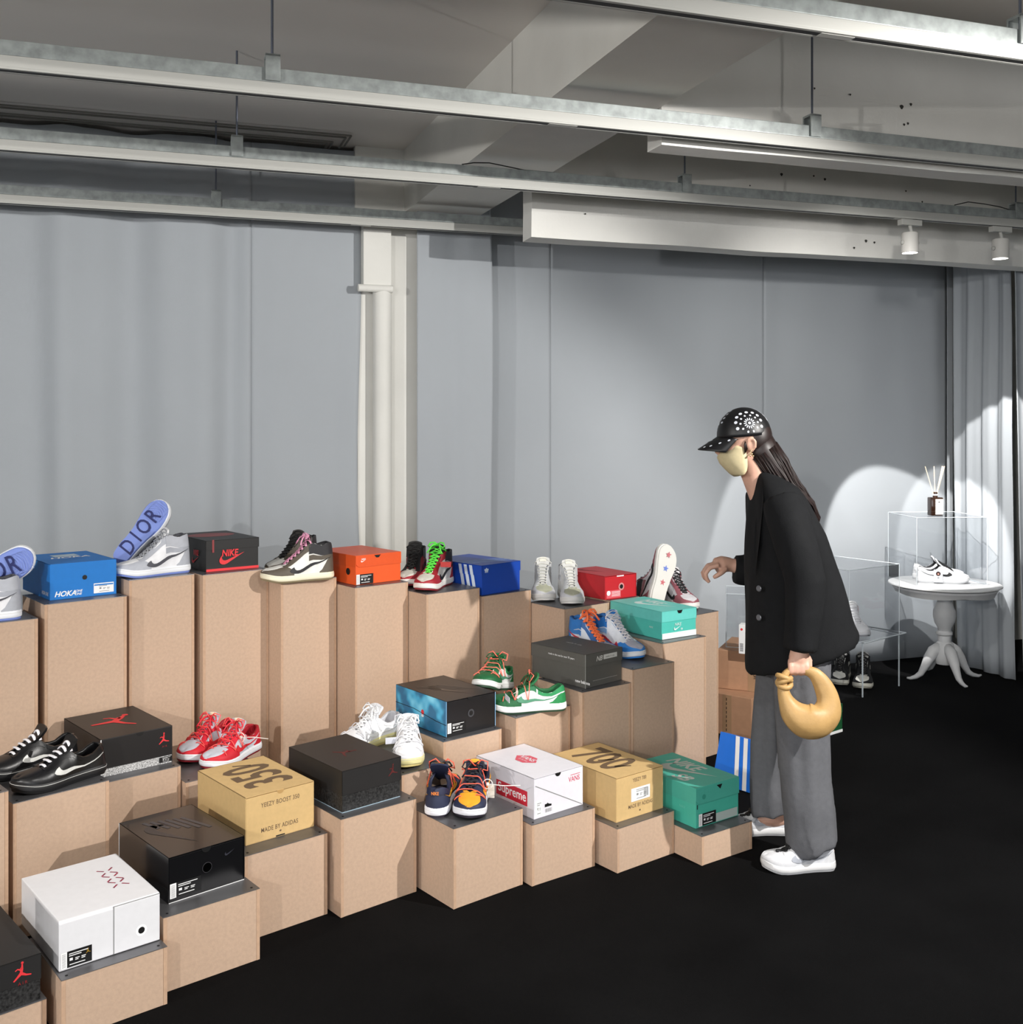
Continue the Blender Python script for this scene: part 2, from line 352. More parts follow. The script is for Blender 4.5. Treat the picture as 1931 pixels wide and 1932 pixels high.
PL = [
 ('plinth under the elephant-print black box at bottom left corner', -1.335, 2.354, 48, .27, .27, .10),
 ('low plinth under the glossy white box, bottom left', -1.092, 2.520, 50.3, .262, .27, .15),
 ('plinth under the glossy black box behind the white one', -.917, 2.736, 50.3, .275, .26, .20),
 ('plinth under the tan box printed 350', -.772, 3.006, 50, .272, .25, .25),
 ('plinth under the black lidded box with crackle base, front row centre', -.518, 3.154, 50, .278, .27, .30),
 ('front plinth under the navy and orange trainers', -.179, 3.209, 50.9, .278, .255, .25),
 ('plinth under the white box with red printing', .066, 3.368, 54.0, .268, .27, .20),
 ('low plinth under the tan box printed 700', .353, 3.466, 52.4, .271, .27, .15),
 ('lowest plinth, under the teal box beside the visitor\'s feet', .646, 3.526, 55.0, .248, .20, .10),
 ('plinth at the left edge with nothing on its visible corner', -1.636, 2.790, 46, .27, .20, .45),
 ('plinth under the black trainers with white laces', -1.445, 3.011, 45, .284, .27, .40),
 ('plinth under the black box with small red figure, second row', -1.314, 3.322, 48, .268, .26, .35),
 ('plinth under the red trainers, second row', -1.091, 3.479, 50, .272, .27, .30),
 ('plinth under the white trainers with yellow soles', -.360, 3.405, 50, .20, .42, .35),
 ('plinth under the black and blue patterned box', -.236, 3.596, 51.0, .257, .27, .40),
 ('plinth under the green trainers', .0163, 3.771, 50.3, .268, .27, .433),
 ('plinth under the dark grey box', .2665, 3.912, 53, .25, .27, .49),
 ('plinth under the light blue high-top trainers', .4725, 4.061, 53, .232, .27, .54),
 ('plinth under the turquoise box, right end of middle row', .620, 4.257, 52.9, .258, .27, .60),
 ('back row plinth at left edge under the leaning blue sole', -1.865, 3.395, 50, .30, .26, .83),
 ('back row plinth under the bright blue box with white logo', -1.625, 3.615, 50, .285, .27, .872),
 ('tall back row plinth under grey high-top and upright blue sole', -1.410, 3.830, 50, .250, .27, .924),
 ('tall back row plinth under the black box with red logo', -1.185, 3.990, 50, .275, .27, .92),
 ('back row plinth under the brown and white high-top', -.908, 4.090, 50, .250, .27, .874),
 ('back row plinth under the orange box', -.625, 4.150, 50, .255, .27, .846),
 ('back row plinth under red high-top with green laces', -.346, 4.220, 50, .275, .27, .808),
 ('back row plinth under the royal blue striped box', -.125, 4.410, 50, .275, .27, .769),
 ('back row plinth under the pale beige high-tops', .225, 4.430, 50, .272, .23, .711),
 ('back row plinth under the red box, mostly hidden', .440, 4.610, 50, .185, .27, .7165),
 ('rear plinth under the upright white sole with stars', .735, 4.556, 50, .27, .27, .65),
]
for p in PL: plinth(*p)
# ------------------------------------------------------------------ shoe boxes
class Box:
    """card box: body + lid / sleeve; decals go on its 'end' (front right), 'side' (left) and 'top'"""
    def __init__(s, name, label, x, y, z, th, w, L, h, col, kind='lid', lid_h=.04, col_base=None, rough=.5, cat='shoe box', matx=None, over=.0022, basein=0, tab=None):
        s.t = thing(name, label, cat, (x, y, z), math.radians(90-th), 'shoe boxes on the plinths'); s.w, s.L, s.h = w, L, h
        m = matx or mat('card_'+col.strip('#'), col, rough, 0, 30, .03); mb = mat('card_'+(col_base or col).strip('#'), col_base or col, rough, 0, 30, .03)
        s.m = m
        if kind == 'lid':
            i = over+basein
            obj('base', Geo().box(i, w-i, i, L-i, .0005, h-.004, 0, .0015), mb, s.t)
            g = Geo().box(0, w, 0, .0018, h-lid_h, h, 0).box(0, w, L-.0018, L, h-lid_h, h).box(0, .0018, 0, L, h-lid_h, h).box(w-.0018, w, 0, L, h-lid_h, h).box(0, w, 0, L, h-.0018, h+.0002)
            s.lid = obj('lid', g, m, s.t)
            s.e = .0008
        elif kind == 'flip':
            i = .0012
            obj('base', Geo().box(i, w-i, i, L-i, .0005, h-.003, 0, .0015), mb, s.t)
            g = Geo().box(0, w, .0, L, h-.002, h).box(0, .0014, 0, L, h-lid_h, h-.002).box(w-.0014, w, 0, L, h-lid_h, h-.002)
            # front flap with rounded lower left corner
            pts = [(w, h-.002), (.0, h-.002), (.0, h-lid_h*.3)]+[(.022*(1-math.cos(q)), h-lid_h+.022*(1-math.sin(q))) for q in [math.pi/2*k/8 for k in range(9)]]+[(w, h-lid_h)]
            g.prism(pts, lambda a, b: (a, 0, b), lambda a, b: (a, -.0014, b)); s.lid = obj('lid', g, m, s.t); s.e = .0020
        else:   # sleeve with an inner drawer
            obj('drawer', Geo().box(.003, w-.003, .001, L-.003, .0005, h-.004, 0, .001), mb, s.t)
            g = Geo().box(0, .0016, 0.0, L, 0.001, h).box(w-.0016, w, 0, L, .001, h).box(0, w, 0, L, h-.0016, h).box(0, w, 0, L, .0004, .0016).box(0, w, L-.0016, L, .001, h)
            obj('sleeve', g, m, s.t); s.e = .0004
        s.kind = kind
    def put(s, S, face, m, o=(0, 0), ax=None, name='printing', lift=0, label=None, parent=None):
        e = s.e+lift; V, Fc = S
        if face == 'end': f = lambda a, b: (o[0]+a, -e if s.kind != 'drawer' else -.0004-lift, o[1]+b)
        elif face == 'side': f = lambda a, b: (-.0006-lift, s.L-(o[0]+a), o[1]+b)
        else:
            d = ax or (0, -1); up = (-d[1], d[0])
            f = lambda a, b: (o[0]+a*d[0]+b*up[0], o[1]+a*d[1]+b*up[1], s.h+.0006+lift)
        g = Geo().add([f(a, b) for a, b in V], Fc)
        return obj(name, g, m, parent or s.t, label=label)
    def text(s, txt, size, face, m, o, xs=1, bold=0, shear=0, sp=1, ax=None, name='lettering', rot=0, lift=0):
        S = text2d(txt, size, xs, bold, shear, sp)
        if rot: S = mv(S, rot=rot)
        return s.put(S, face, m, o, ax, name, lift)
    def thumb(s, x, r=.011, col=black_m, zz=None, drop=0):
        z = zz if zz is not None else s.h-.001
        pts = [(x+r*math.cos(q), z+r*.95*math.sin(q)) for q in [math.pi+math.pi*k/10 for k in range(11)]]
        return s.put(poly2d(pts), 'end', col, name='thumb_notch', lift=.0002)
    def sticker(s, x0, z0, w, h, face='end', bars=True, dark=True, extra=True):
        m1 = black_m if dark else white_m; m2 = white_m if dark else grey_m
        st = s.put(rect(w, h, w/2, h/2), face, m1, (x0, z0), name='size_label', lift=.0003)
        if bars:
            s.put(rect(w*.2, h, w*.1, h/2), face, white_m, (x0, z0), name='barcode_strip', lift=.0005, parent=None)
            B = join2(*[rect(w*.12, h*.03, w*.1, h*(.1+.085*k)) for k in range(10)])
            s.put(B, face, grey_m, (x0, z0), name='barcode', lift=.0007)
        random.seed(int(w*1e5)+int(x0*1e5))
        T = []
        for (a, b, c, d_) in ((.26, .80, .62, .05), (.26, .68, .4, .05), (.28, .40, .10, .16), (.46, .46, .14, .05), (.46, .36, .10, .05), (.66, .46, .14, .05), (.66, .36, .12, .05), (.28, .14, .5, .05)):
            T.append(rect(w*c, h*d_, w*(a+c/2), h*(b+d_/2)))
        s.put(join2(*T), face, m2, (x0, z0), name='label_print', lift=.0008)
        return st

def hole(b, x, z, r, face='end', ring=None, col=black_m):
    if ring: b.put(circ(r*1.7), face, ring, (x, z), name='hole_ring', lift=.0004)
    b.put(circ(r), face, col, (x, z), name='finger_hole', lift=.0008)

# left bottom: black lid, crackle base
crackle = mat('crackle_print', '#3a3a3a', .5, 0, 160, .9, .3, 200, col2='#070707')
b = Box('shoe_box', 'black lidded box with red leaping figure, cut by the left edge', -1.342, 2.353, .10, 48, .265, .34, .113, '#201f1f', 'lid', .062, rough=.55)
obj('base_wrap', Geo().box(.0018, .263, .0016, .338, .001, .05), crackle, b.t)
b.put(mv(JUMP, s=.042), 'end', red_m, (.200, .062)); b.text('AIR', .011, 'end', mat('dark_red', '#8e2226'), (.222, .055), sp=1.5)
b.put(mv(JUMP, s=.10, dx=-.05, dy=-.05), 'top', red_m, (.12, .07), ax=(0, -1))
# white
b = Box('shoe_box', 'glossy white box with crossed stitch marks on its top', -1.113, 2.555, .150, 49.8, .253, .325, .125, '#e4e4e6', 'sleeve', rough=.28)
for p in [q for q in b.t.children]: bpy.data.objects.remove(p)
whitegloss = mat('white_gloss_card', '#e2e2e5', .3, 0, 40, .02)
obj('base', Geo().box(0, .1335, 0, .2, .0015, .12, 0, .003).box(0, .253, .0025, .325, .0015, .1252, 0, .003), whitegloss, b.t)
obj('drawer_front', Geo().box(.1345, .2525, -.0005, .004, .002, .122, 0, .002), whitegloss, b.t)
obj('seam', Geo().box(.1325, .1345, -.0002, .003, .002, .123).box(.1345, .2525, -.0001, .003, .1215, .1228), grey_m, b.t)
hole(b, .204, .042, .0085, ring=mat('hole_white', '#ffffff', .4)); b.sticker(.004, .006, .075, .040)
b.put(mv(JUMP, s=.012), 'end', mat('gold', '#b08a2e', .4), (.064, .028), lift=.001)
st = []
for i in range(3):
    for (sx, sy) in ((-1, 1), (1, 1), (-1, -1), (1, -1)):
        st.append(mv(rect(.021, .0048), dx=i*.045+sx*.0135, dy=sy*.0135, rot=(sx*sy)*.785))
S = join2(*st); stitch = mat('stitch', '#5a2740', .6, 0, 120, .4, col2='#b02a45')
b.put(S, 'top', stitch, (.190, .215), ax=(0, -1), name='stitch_marks')
# glossy black
blackgloss = mat('black_gloss_card', '#141416', .22, 0, 40, .05, coat=.2); tonal = mat('tonal_print', '#3d3c40', .35)
b = Box('shoe_box', 'glossy black box with faint top pattern, front row behind the white box', -.929, 2.813, .2, 47.4, .226, .335, .125, '#141416', 'sleeve', matx=blackgloss, col_base='#101012', rough=.25)
obj('white_edge', Geo().box(-.0006, .0008, .3335, .3352, .002, .125).box(.001, .225, -.0008, 0, .0005, .0022), white_m, b.t)
b.put(SWOOSH[0] and mv(SWOOSH, s=.030), 'end', mat('dark_tone', '#33343d', .4), (.165, .085)); hole(b, .112, .068, .013, col=mat('hole_dark', '#000000', .2))
b.put(join2(circ(.0145), ), 'end', tonal, (.112, .068), lift=.0002, name='hole_rim'); b.sticker(.004, .012, .09, .04); b.thumb(.11, .014)
for k in range(6): b.put(mv(rect(.07+.012*k, .012), rot=.0), 'top', tonal, (.06+.022*k, .25-.012*k), ax=(.25, -.97), name='top_stripe')
b.put(mv(SWOOSH, s=.2), 'top', mat('tone2', '#2c2a2c', .3), (.03, .25), ax=(0, -1), name='top_curve')
# tan 350
tan = mat('tan_card', '#cfae78', .7, 0, 60, .04); brown = mat('brown_print', '#6b5640', .7)
def tan_box(lab, x, y, z, th, w, L, h, num, line, order):
    b = Box('shoe_box', lab, x, y, z, th, w, L, h, '#cfae78', 'sleeve', matx=tan, col_base='#cfae78')
    obj('end_panel', Geo().box(.002, w-.002, -.0006, .001, .002, h-.004, 0, .0004), tan, b.t)
    b.e = .0010
    if order: b.text(num, .215, 'top', brown, (w*.50, L*.54), xs=.66, bold=.022, ax=(0, -1))
    else: b.text(num, .215, 'top', brown, (w*.52, L*.50), xs=.66, bold=.022, ax=(0, 1))
    # slash inside the zero(s)
    return b
b = tan_box('tan cardboard box printed with a large upside-down 350', -.788, 3.077, .25, 48.7, .231, .326, .142, '350', 'BOOST 350', 0)
b.text('YEEZY BOOST 350', .019, 'end', brown, (.115, .108), xs=.78, bold=.008, sp=1.08); b.text('MADE BY ADIDAS', .019, 'end', brown, (.113, .033), xs=.78, bold=.008, sp=1.08)
b.thumb(.115, .012, mat('tan_dark', '#b8935c')); b.put(mv(rect(.030, .004)), 'end', black_m, (.115, .004), name='bottom_notch')
b.put(mv(trefoil(), s=.009), 'end', brown, (.115, .016), name='small_mark')
b.put(mv(rect(.010, .058), rot=-.45), 'top', brown, (.126, .275), ax=(0, 1), name='zero_slash')
# black lidded with crackle base
b = Box('shoe_box', 'black lidded box with grey crackle base in the front row', -.522, 3.200, .3, 48.5, .222, .326, .13, '#232222', 'lid', .076, rough=.5, over=.003)
obj('base_wrap', Geo().box(.0025, .2195, .0025, .3235, .001, .056), crackle, b.t)
obj('bottom_edge', Geo().box(.002, .2195, .002, .324, .0004, .0022), mat('pale_edge', '#a8c0cf', .4), b.t)
dr = mat('dim_red', '#5a1c1c', .6); b.put(mv(JUMP, s=.07, dx=-.035, dy=-.035), 'top', dr, (.11, .15), ax=(0, -1)); b.put(mv(JUMP, s=.036), 'end', dr, (.172, .075))
# white with red printing
wh = mat('white_card', '#e3e1e8', .5, 0, 40, .02)
b = Box('shoe_box', 'white box with red diamond print and red side banner', .074, 3.414, .2, 50.7, .219, .312, .134, '#e3e1e8', 'sleeve', matx=wh, col_base='#e3e1e8')
obj('end_panel', Geo().box(.0018, .2172, -.0006, .001, .002, .130, 0, .0004), wh, b.t); b.e = .001
b.put(poly2d([(.004, .108), (.006, .110), (.216, .004), (.213, .0025)]), 'end', grey_m, name='diagonal_fold', lift=.0002)
b.text('VANS', .024, 'end', mat('red2', '#cf3a5c'), (.178, .098), xs=.85, bold=.01); b.put(rect(.044, .002, .006, .0), 'end', mat('red2', ''), (.178, .112))
b.thumb(.105, .013)
b.put(poly2d([(-.052, 0), (-.02, .034), (.02, .034), (.052, 0), (.02, -.034), (-.02, -.034)]), 'top', mat('red3', '#d9576a'), (.110, .17), ax=(0, -1), name='diamond')
b.text('VANS', .032, 'top', wh, (.118, .17), xs=.9, bold=.02, ax=(0, -1), lift=.0004); b.text('OFF THE WALL', .010, 'top', wh, (.095, .17), xs=.7, bold=.01, ax=(0, -1), lift=.0004)
b.put(rect(.165, .050), 'side', mat('banner_red', '#c8283c', .5), (.196, .058), name='banner'); b.text('Supreme', .044, 'side', white_m, (.198, .058), xs=.95, bold=.012, lift=.0005)
b.sticker(.004, .008, .03, .05, dark=False, bars=False)
b.put(poly2d([(0, 0), (.03, 0), (.03, .006), (.02, .008), (.012, .013), (.008, .010), (0, .010)]), 'end', black_m, (.046, .030), name='shoe_picture'); b.put(join2(*[rect(.0008+.0006*(k % 3), .012, k*.0028) for k in range(11)]), 'end', grey_m, (.048, .018), name='barcode')
# tan 700
b = tan_box('tan cardboard box printed with a large 700', .354, 3.516, .15, 52.2, .226, .335, .150, '700', '', 1)
b.text('YEEZY 700', .018, 'end', brown, (.110, .128), xs=.78, bold=.008); b.text('MADE BY ADIDAS', .018, 'end', brown, (.115, .040), xs=.82, bold=.006)
b.sticker(.070, .055, .09, .045, dark=False, bars=False); b.put(join2(*[rect(.001+.0008*(k % 3), .030, k*.0036) for k in range(7)]), 'end', grey_m, (.130, .078), name='barcode', lift=.001)
b.put(mv(trefoil(), s=.010), 'end', brown, (.112, .018), name='small_mark')
for yy in (.165, .265-.185+.0): b.put(mv(rect(.010, .06), rot=-.5), 'top', brown, (.108, yy), ax=(0, -1), name='zero_slash')
# teal, front
teal = mat('teal_card', '#48a896', .55, 0, 40, .03)
b = Box('shoe_box', 'teal flip-lid box with silver print, lowest box by the visitor', .637, 3.590, .1, 54.5, .216, .335, .140, '#3fa893', 'flip', .058, matx=teal, col_base='#46b09b')
b.text('NIKE', .085, 'top', mat('silver_print', '#b9c4c0', .4, .2), (.155, .20), xs=.8, bold=.03, shear=.25, ax=(0, -1))
b.put(mv(SWOOSH, s=.22, dx=-.12, dy=-.04), 'top', mat('silver_print', ''), (.10, .14), ax=(0, -1)); b.text('SB', .075, 'top', mat('silver_print', ''), (.048, .11), xs=.9, bold=.03, shear=.25, ax=(0, -1))
b.put(poly2d([(-.014, 0), (.014, 0), (.004, -.016)]), 'end', black_m, (.115, .133), name='thumb_notch', lift=.0003)
b.put(circ(.009), 'end', mat('teal_dark', '#2f8f7d'), (.038, .105), name='embossed_disc'); b.sticker(.012, .006, .085, .042)
b.put(rect(.11, .030), 'end', mat('pale_band', '#a9b6b2'), (.152, .020), name='pale_band'); b.text('NIKE', .012, 'side', mat('teal_light', '#6fc4b4'), (.27, .06), sp=1.1)
b.put(rect(.004, .016), 'end', black_m, (.006, .075), name='side_slot')
# second row: black sleeve on white base
b = Box('shoe_box', 'black box with large red figure on top and white speckled base', -1.335, 3.374, .35, 47.8, .243, .335, .124, '#1f1e1f', 'sleeve', col_base='#e6e6e6', rough=.45)
speck = mat('speckle_print', '#f0f0f0', .6, 0, 260, .8, col2='#333333')
obj('speckled_base', Geo().box(.004, .241, -.0002, .33, .0006, .026), speck, b.t); obj('front_panel', Geo().box(.003, .2425, -.0018, .001, .027, .123, 0, .0006), mat('card_1f1e1f', ''), b.t)
obj('white_edge', Geo().box(.0, .0028, -.0018, .001, .002, .123), white_m, b.t); b.e = .0022
b.put(mv(JUMP, s=.036), 'end', red_m, (.195, .068)); b.text('AIR', .009, 'end', mat('dark_red', ''), (.215, .060), sp=1.4); b.thumb(.130, .013, mat('hole_grey', '#090909'))
b.put(mv(JUMP, s=.15, dx=-.075, dy=-.05, sy=.9), 'top', red_m, (.12, .17), ax=(.77, -.64)); b.sticker(.196, .006, .044, .018, bars=False, dark=True)
# black and blue
bluep = mat('blue_pattern', '#2b86b4', .4)
nt = bluep.node_tree; wv = nt.nodes.new('ShaderNodeTexWave'); wv.inputs['Scale'].default_value = 9; wv.inputs['Distortion'].default_value = 5; wv.inputs['Detail'].default_value = 2
tc = nt.nodes.new('ShaderNodeTexCoord'); mp = nt.nodes.new('ShaderNodeMapping'); mp.inputs['Rotation'].default_value = (.9, 0, 0)
rp = nt.nodes.new('ShaderNodeValToRGB'); rp.color_ramp.elements[0].color = rgb('#2a6f96'); rp.color_ramp.elements[1].color = rgb('#8fe0f8'); rp.color_ramp.elements[0].position = .05; rp.color_ramp.elements[1].position = .9
e_ = rp.color_ramp.elements.new(.3); e_.color = rgb('#45aad2')
nt.links.new(tc.outputs['Object'], mp.inputs['Vector']); nt.links.new(mp.outputs[0], wv.inputs['Vector']); nt.links.new(wv.outputs['Fac'], rp.inputs['Fac']); nt.links.new(rp.outputs[0], nt.nodes['Principled BSDF'].inputs['Base Color'])
b = Box('shoe_box', 'black box with blue patterned long side, middle row', -.228, 3.643, .4, 50.2, .220, .319, .126, '#1b1a1c', 'sleeve', rough=.35)
obj('side_print', Geo().box(-.0008, .001, .001, .318, .002, .1255), bluep, b.t); obj('blue_edge', Geo().box(.2185, .2205, -.0004, .002, .002, .125).box(-.0009, .0006, -.0003, .001, .002, .1255), mat('edge_blue', '#8fc4ea'), b.t)
obj('side_seam', Geo().tube([(-.0012, .318, .062), (-.0012, .2, .062), (-.0012, .06, .045), (-.0012, .0, .043)], .0011, 6), black_m, b.t)
b.put(circ(.009), 'side', red_m, (.175, .060), name='round_sticker', lift=.001); b.put(mv(circ(.008), sy=.6), 'side', white_m, (.175, .047), lift=.001, name='white_sticker')
hole(b, .108, .068, .0085, ring=mat('hole_rim', '#3c3c40')); b.sticker(.004, .012, .082, .036); b.thumb(.105, .012)
for k in range(6): b.put(rect(.10+.01*k, .006), 'top', mat('tone3', '#4a4440', .35), (.06+.02*k, .19-.01*k), ax=(.5, -.86), name='top_stripe')
b.put(mv(SWOOSH, s=.18), 'top', mat('tone4', '#3a3430', .3), (.06, .22), ax=(0, -1), name='top_curve')
# dark grey
gr = mat('grey_card', '#565551', .6, 0, 40, .04)
b = Box('shoe_box', 'dark grey lidded box with white lower-case lettering', .282, 3.960, .49, 47.5, .211, .300, .13, '#565551', 'lid', .05, matx=gr)
pg = mat('pale_grey', '#c9c9c4', .5)
b.text('made in the usa for over 75 years', .0105, 'side', white_m, (.17, .104), bold=.006); b.text('new balance', .017, 'side', white_m, (.285, .024), bold=.012, sp=.92)
b.text('NB', .026, 'end', pg, (.078, .106), xs=1, bold=.02, shear=.3); b.put(rect(.078, .018), 'end', pg, (.140, .107), name='pale_bar'); b.text('made in usa', .012, 'end', gr, (.138, .107), xs=.9, lift=.0005)
b.put(rect(.14, .0008), 'end', pg, (.11, .024)); b.text('made in usa', .018, 'top', pg, (.115, .17), ax=(0, -1), bold=.01)
obj('corner_edge', Geo().box(-.0008, .0012, -.0008, .0012, .001, .13), mat('worn_edge', '#8f908c'), b.t)
for k in range(10): b.put(rect(.34, .0012), 'top', mat('tone5', '#4a4945'), (.012+.02*k, .1725), ax=(0, -1), name='top_line')
# turquoise
tq = mat('turquoise_card', '#6ad0c6', .55, 0, 40, .03)
b = Box('shoe_box', 'turquoise lidded box with white band along the bottom', .625, 4.324, .6, 56, .199, .335, .118, '#52c2b4', 'lid', .045, matx=tq)
b.put(rect(.194, .024), 'end', mat('white_band', '#e6efec'), (.0995, .014), name='white_band'); wt = mat('white_soft', '#d5ece8')
b.put(mv(SWOOSH, s=.042), 'end', wt, (.068, .034)); b.text('NIKE', .017, 'end', wt, (.092, .058), bold=.01, shear=.2); b.text('SB', .011, 'end', wt, (.113, .036), bold=.02)
b.put(poly2d([(-.016, 0), (.016, 0), (.008, -.013), (-.008, -.013)]), 'end', black_m, (.102, .116), name='thumb_notch', lift=.0003)
b.text('NIKE', .07, 'top', wt, (.135, .20), xs=.8, bold=.03, shear=.25, ax=(0, -1)); b.put(mv(SWOOSH, s=.2, dx=-.10, dy=-.04), 'top', wt, (.09, .15), ax=(0, -1)); b.text('NIKE', .011, 'side', wt, (.27, .045))
# back row: bright blue
bb = mat('blue_card', '#1276c8', .6, 0, 40, .03)
b = Box('shoe_box', 'bright blue box with white italic lettering in the back row', -1.641, 3.693, .872, 49.8, .234, .335, .128, '#1276c8', 'sleeve', matx=bb, col_base='#1276c8')
obj('end_panel', Geo().box(.0016, .2324, -.0006, .001, .002, .127, 0, .0004), bb, b.t); b.e = .001
hole(b, .120, .072, .0085); b.text('HOKA', .026, 'end', white_m, (.053, .020), xs=1.0, bold=.025, shear=.3); b.text('ONE', .011, 'end', white_m, (.101, .0255), bold=.02, shear=.3); b.text('ONE', .011, 'end', white_m, (.099, .0145), bold=.02, shear=.3)
b.sticker(.152, .010, .072, .036, dark=False, bars=False); b.put(rect(.068, .005), 'end', bb, (.188, .040), lift=.001); b.text('HOKA ONE', .018, 'side', white_m, (.28, .020), xs=.8, bold=.02, shear=.3)
b.text('HOKA', .05, 'top', white_m, (.12, .17), bold=.03, shear=.3, ax=(1, 0)); b.put(rect(.09, .07), 'top', mat('pale_bl', '#b9cbd8'), (.12, .23), ax=(1, 0))
# black with red
b = Box('shoe_box', 'black lidded box with large red logo in the back row', -1.195, 4.060, .92, 52.1, .222, .335, .123, '#191818', 'lid', .038)
b.put(mv(SWOOSH, s=.105), 'end', red_m, (.055, .026)); b.text('NIKE', .036, 'end', red_m, (.100, .070), xs=.85, bold=.03, shear=.15); b.put(rect(.218, .010), 'end', red_m, (.111, .006), name='red_band')
b.put(mv(SWOOSH, s=.07), 'side', red_m, (.19, .024)); b.text('NIKE', .030, 'side', red_m, (.235, .068), xs=.8, bold=.03, shear=.15)
b.put(mv(circ(.07), sy=1.4), 'top', mat('red_dull', '#8a3436', .5), (.10, .20), ax=(0, -1)); b.put(rect(.008, .05), 'end', mat('red_dull', ''), (.03, .10), name='smear')
# orange
orc = mat('orange_card', '#e2551f', .5, 0, 40, .03, coat=.1)
b = Box('shoe_box', 'orange flip-lid box with round hole in its side', -.631, 4.206, .846, 48.4, .224, .30, .12, '#ea5a22', 'flip', .048, matx=orc, col_base='#ea5a22')
b.put(mv(SWOOSH, s=.026, dy=-.006), 'end', white_m, (.024, .098)); b.text('NIKE', .009, 'end', white_m, (.037, .104), bold=.02, shear=.2); b.put(poly2d([(-.016, 0), (.016, 0), (.006, -.011), (-.006, -.011)]), 'end', black_m, (.105, .1165), name='thumb_notch', lift=.0003)
b.sticker(.002, .003, .082, .040); hole(b, .245, .052, .014, 'side')
# royal blue
rb = mat('royal_card', '#1247b0', .45, 0, 40, .03, coat=.1)
b = Box('shoe_box', 'royal blue lidded box with three white stripes', -.1257, 4.422, .769, 45, .234, .335, .128, '#1247b0', 'lid', .042, matx=rb)
sb = mat('stripe_white', '#dbe6f5')
for k in range(3):
    b.put(poly2d([(0, 0), (.020, 0), (.002, .080), (-.018, .080)]), 'side', sb, (.215+.034*k, .003), name='stripe'); b.put(poly2d([(0, 0), (.019, 0), (.010, .041), (-.009, .041)]), 'side', sb, (.196+.034*k, .083), name='stripe', lift=.0012)
    b.put(poly2d([(0, 0), (.020, 0), (.07, .225), (.05, .225)]), 'top', mat('stripe_pale', '#8fa8dc'), (.004, .175-.034*k), ax=(0, -1), name='stripe')
b.put(mv(trefoil(), s=.030), 'end', sb, (.026, .100), name='small_mark')
# red
rc = mat('red_card', '#c5202a', .5, 0, 40, .03)
b = Box('shoe_box', 'bright red box standing behind the turquoise one', .415, 4.620, .717, 54, .190, .28, .105, '#c5202a', 'sleeve', matx=rc, col_base='#c5202a')
hole(b, .098, .052, .010, ring=mat('rim_pale', '#d98b8b')); b.put(rect(.042, .005), 'end', white_m, (.092, .100)); b.put(rect(.085, .034), 'end', mat('pale_red', '#e0606a'), (.052, .022), name='size_label')
b.put(circ(.011), 'end', white_m, (.022, .028), lift=.0004); b.put(join2(*[rect(.05, .002, 0, -.006*k) for k in range(4)]), 'end', white_m, (.065, .032), lift=.0006, name='label_print')
b.put(mv(SWOOSH, s=.14), 'top', mat('red_deep', '#8f1a22'), (.04, .25), ax=(0, -1))
# ------------------------------------------------------------------ trainers
WT = [(0, .026), (.05, .033), (.12, .037), (.22, .0385), (.35, .038), (.48, .041), (.60, .048), (.70, .0525), (.80, .052), (.88, .048), (.95, .042), (1, .036)]
def halfw(x):
    w_ = interp(WT, x)
    if x < .09: w_ *= max(0, 1-(1-x/.09)**2.3)**.5
    if x > .84: w_ *= max(0, 1-((x-.84)/.16)**2.5)**.5
    return w_
def skew(x): return .007*math.sin(math.pi*min(1, max(0, (x-.25)/.75)))-.004*smoothstep(.6, 1, x)
LOWZ = [(0, .088), (.05, .092), (.10, .086), (.20, .070), (.30, .068), (.38, .082), (.44, .098), (.52, .096), (.60, .084), (.68, .070), (.74, .065), (.82, .061), (.90, .058), (.96, .054), (1, .049)]
HIGHZ = [(0, .142), (.05, .150), (.12, .146), (.22, .138), (.30, .150), (.36, .152), (.42, .138), (.50, .112), (.58, .092), (.66, .074), (.74, .066), (.82, .061), (.90, .058), (.96, .054), (1, .049)]
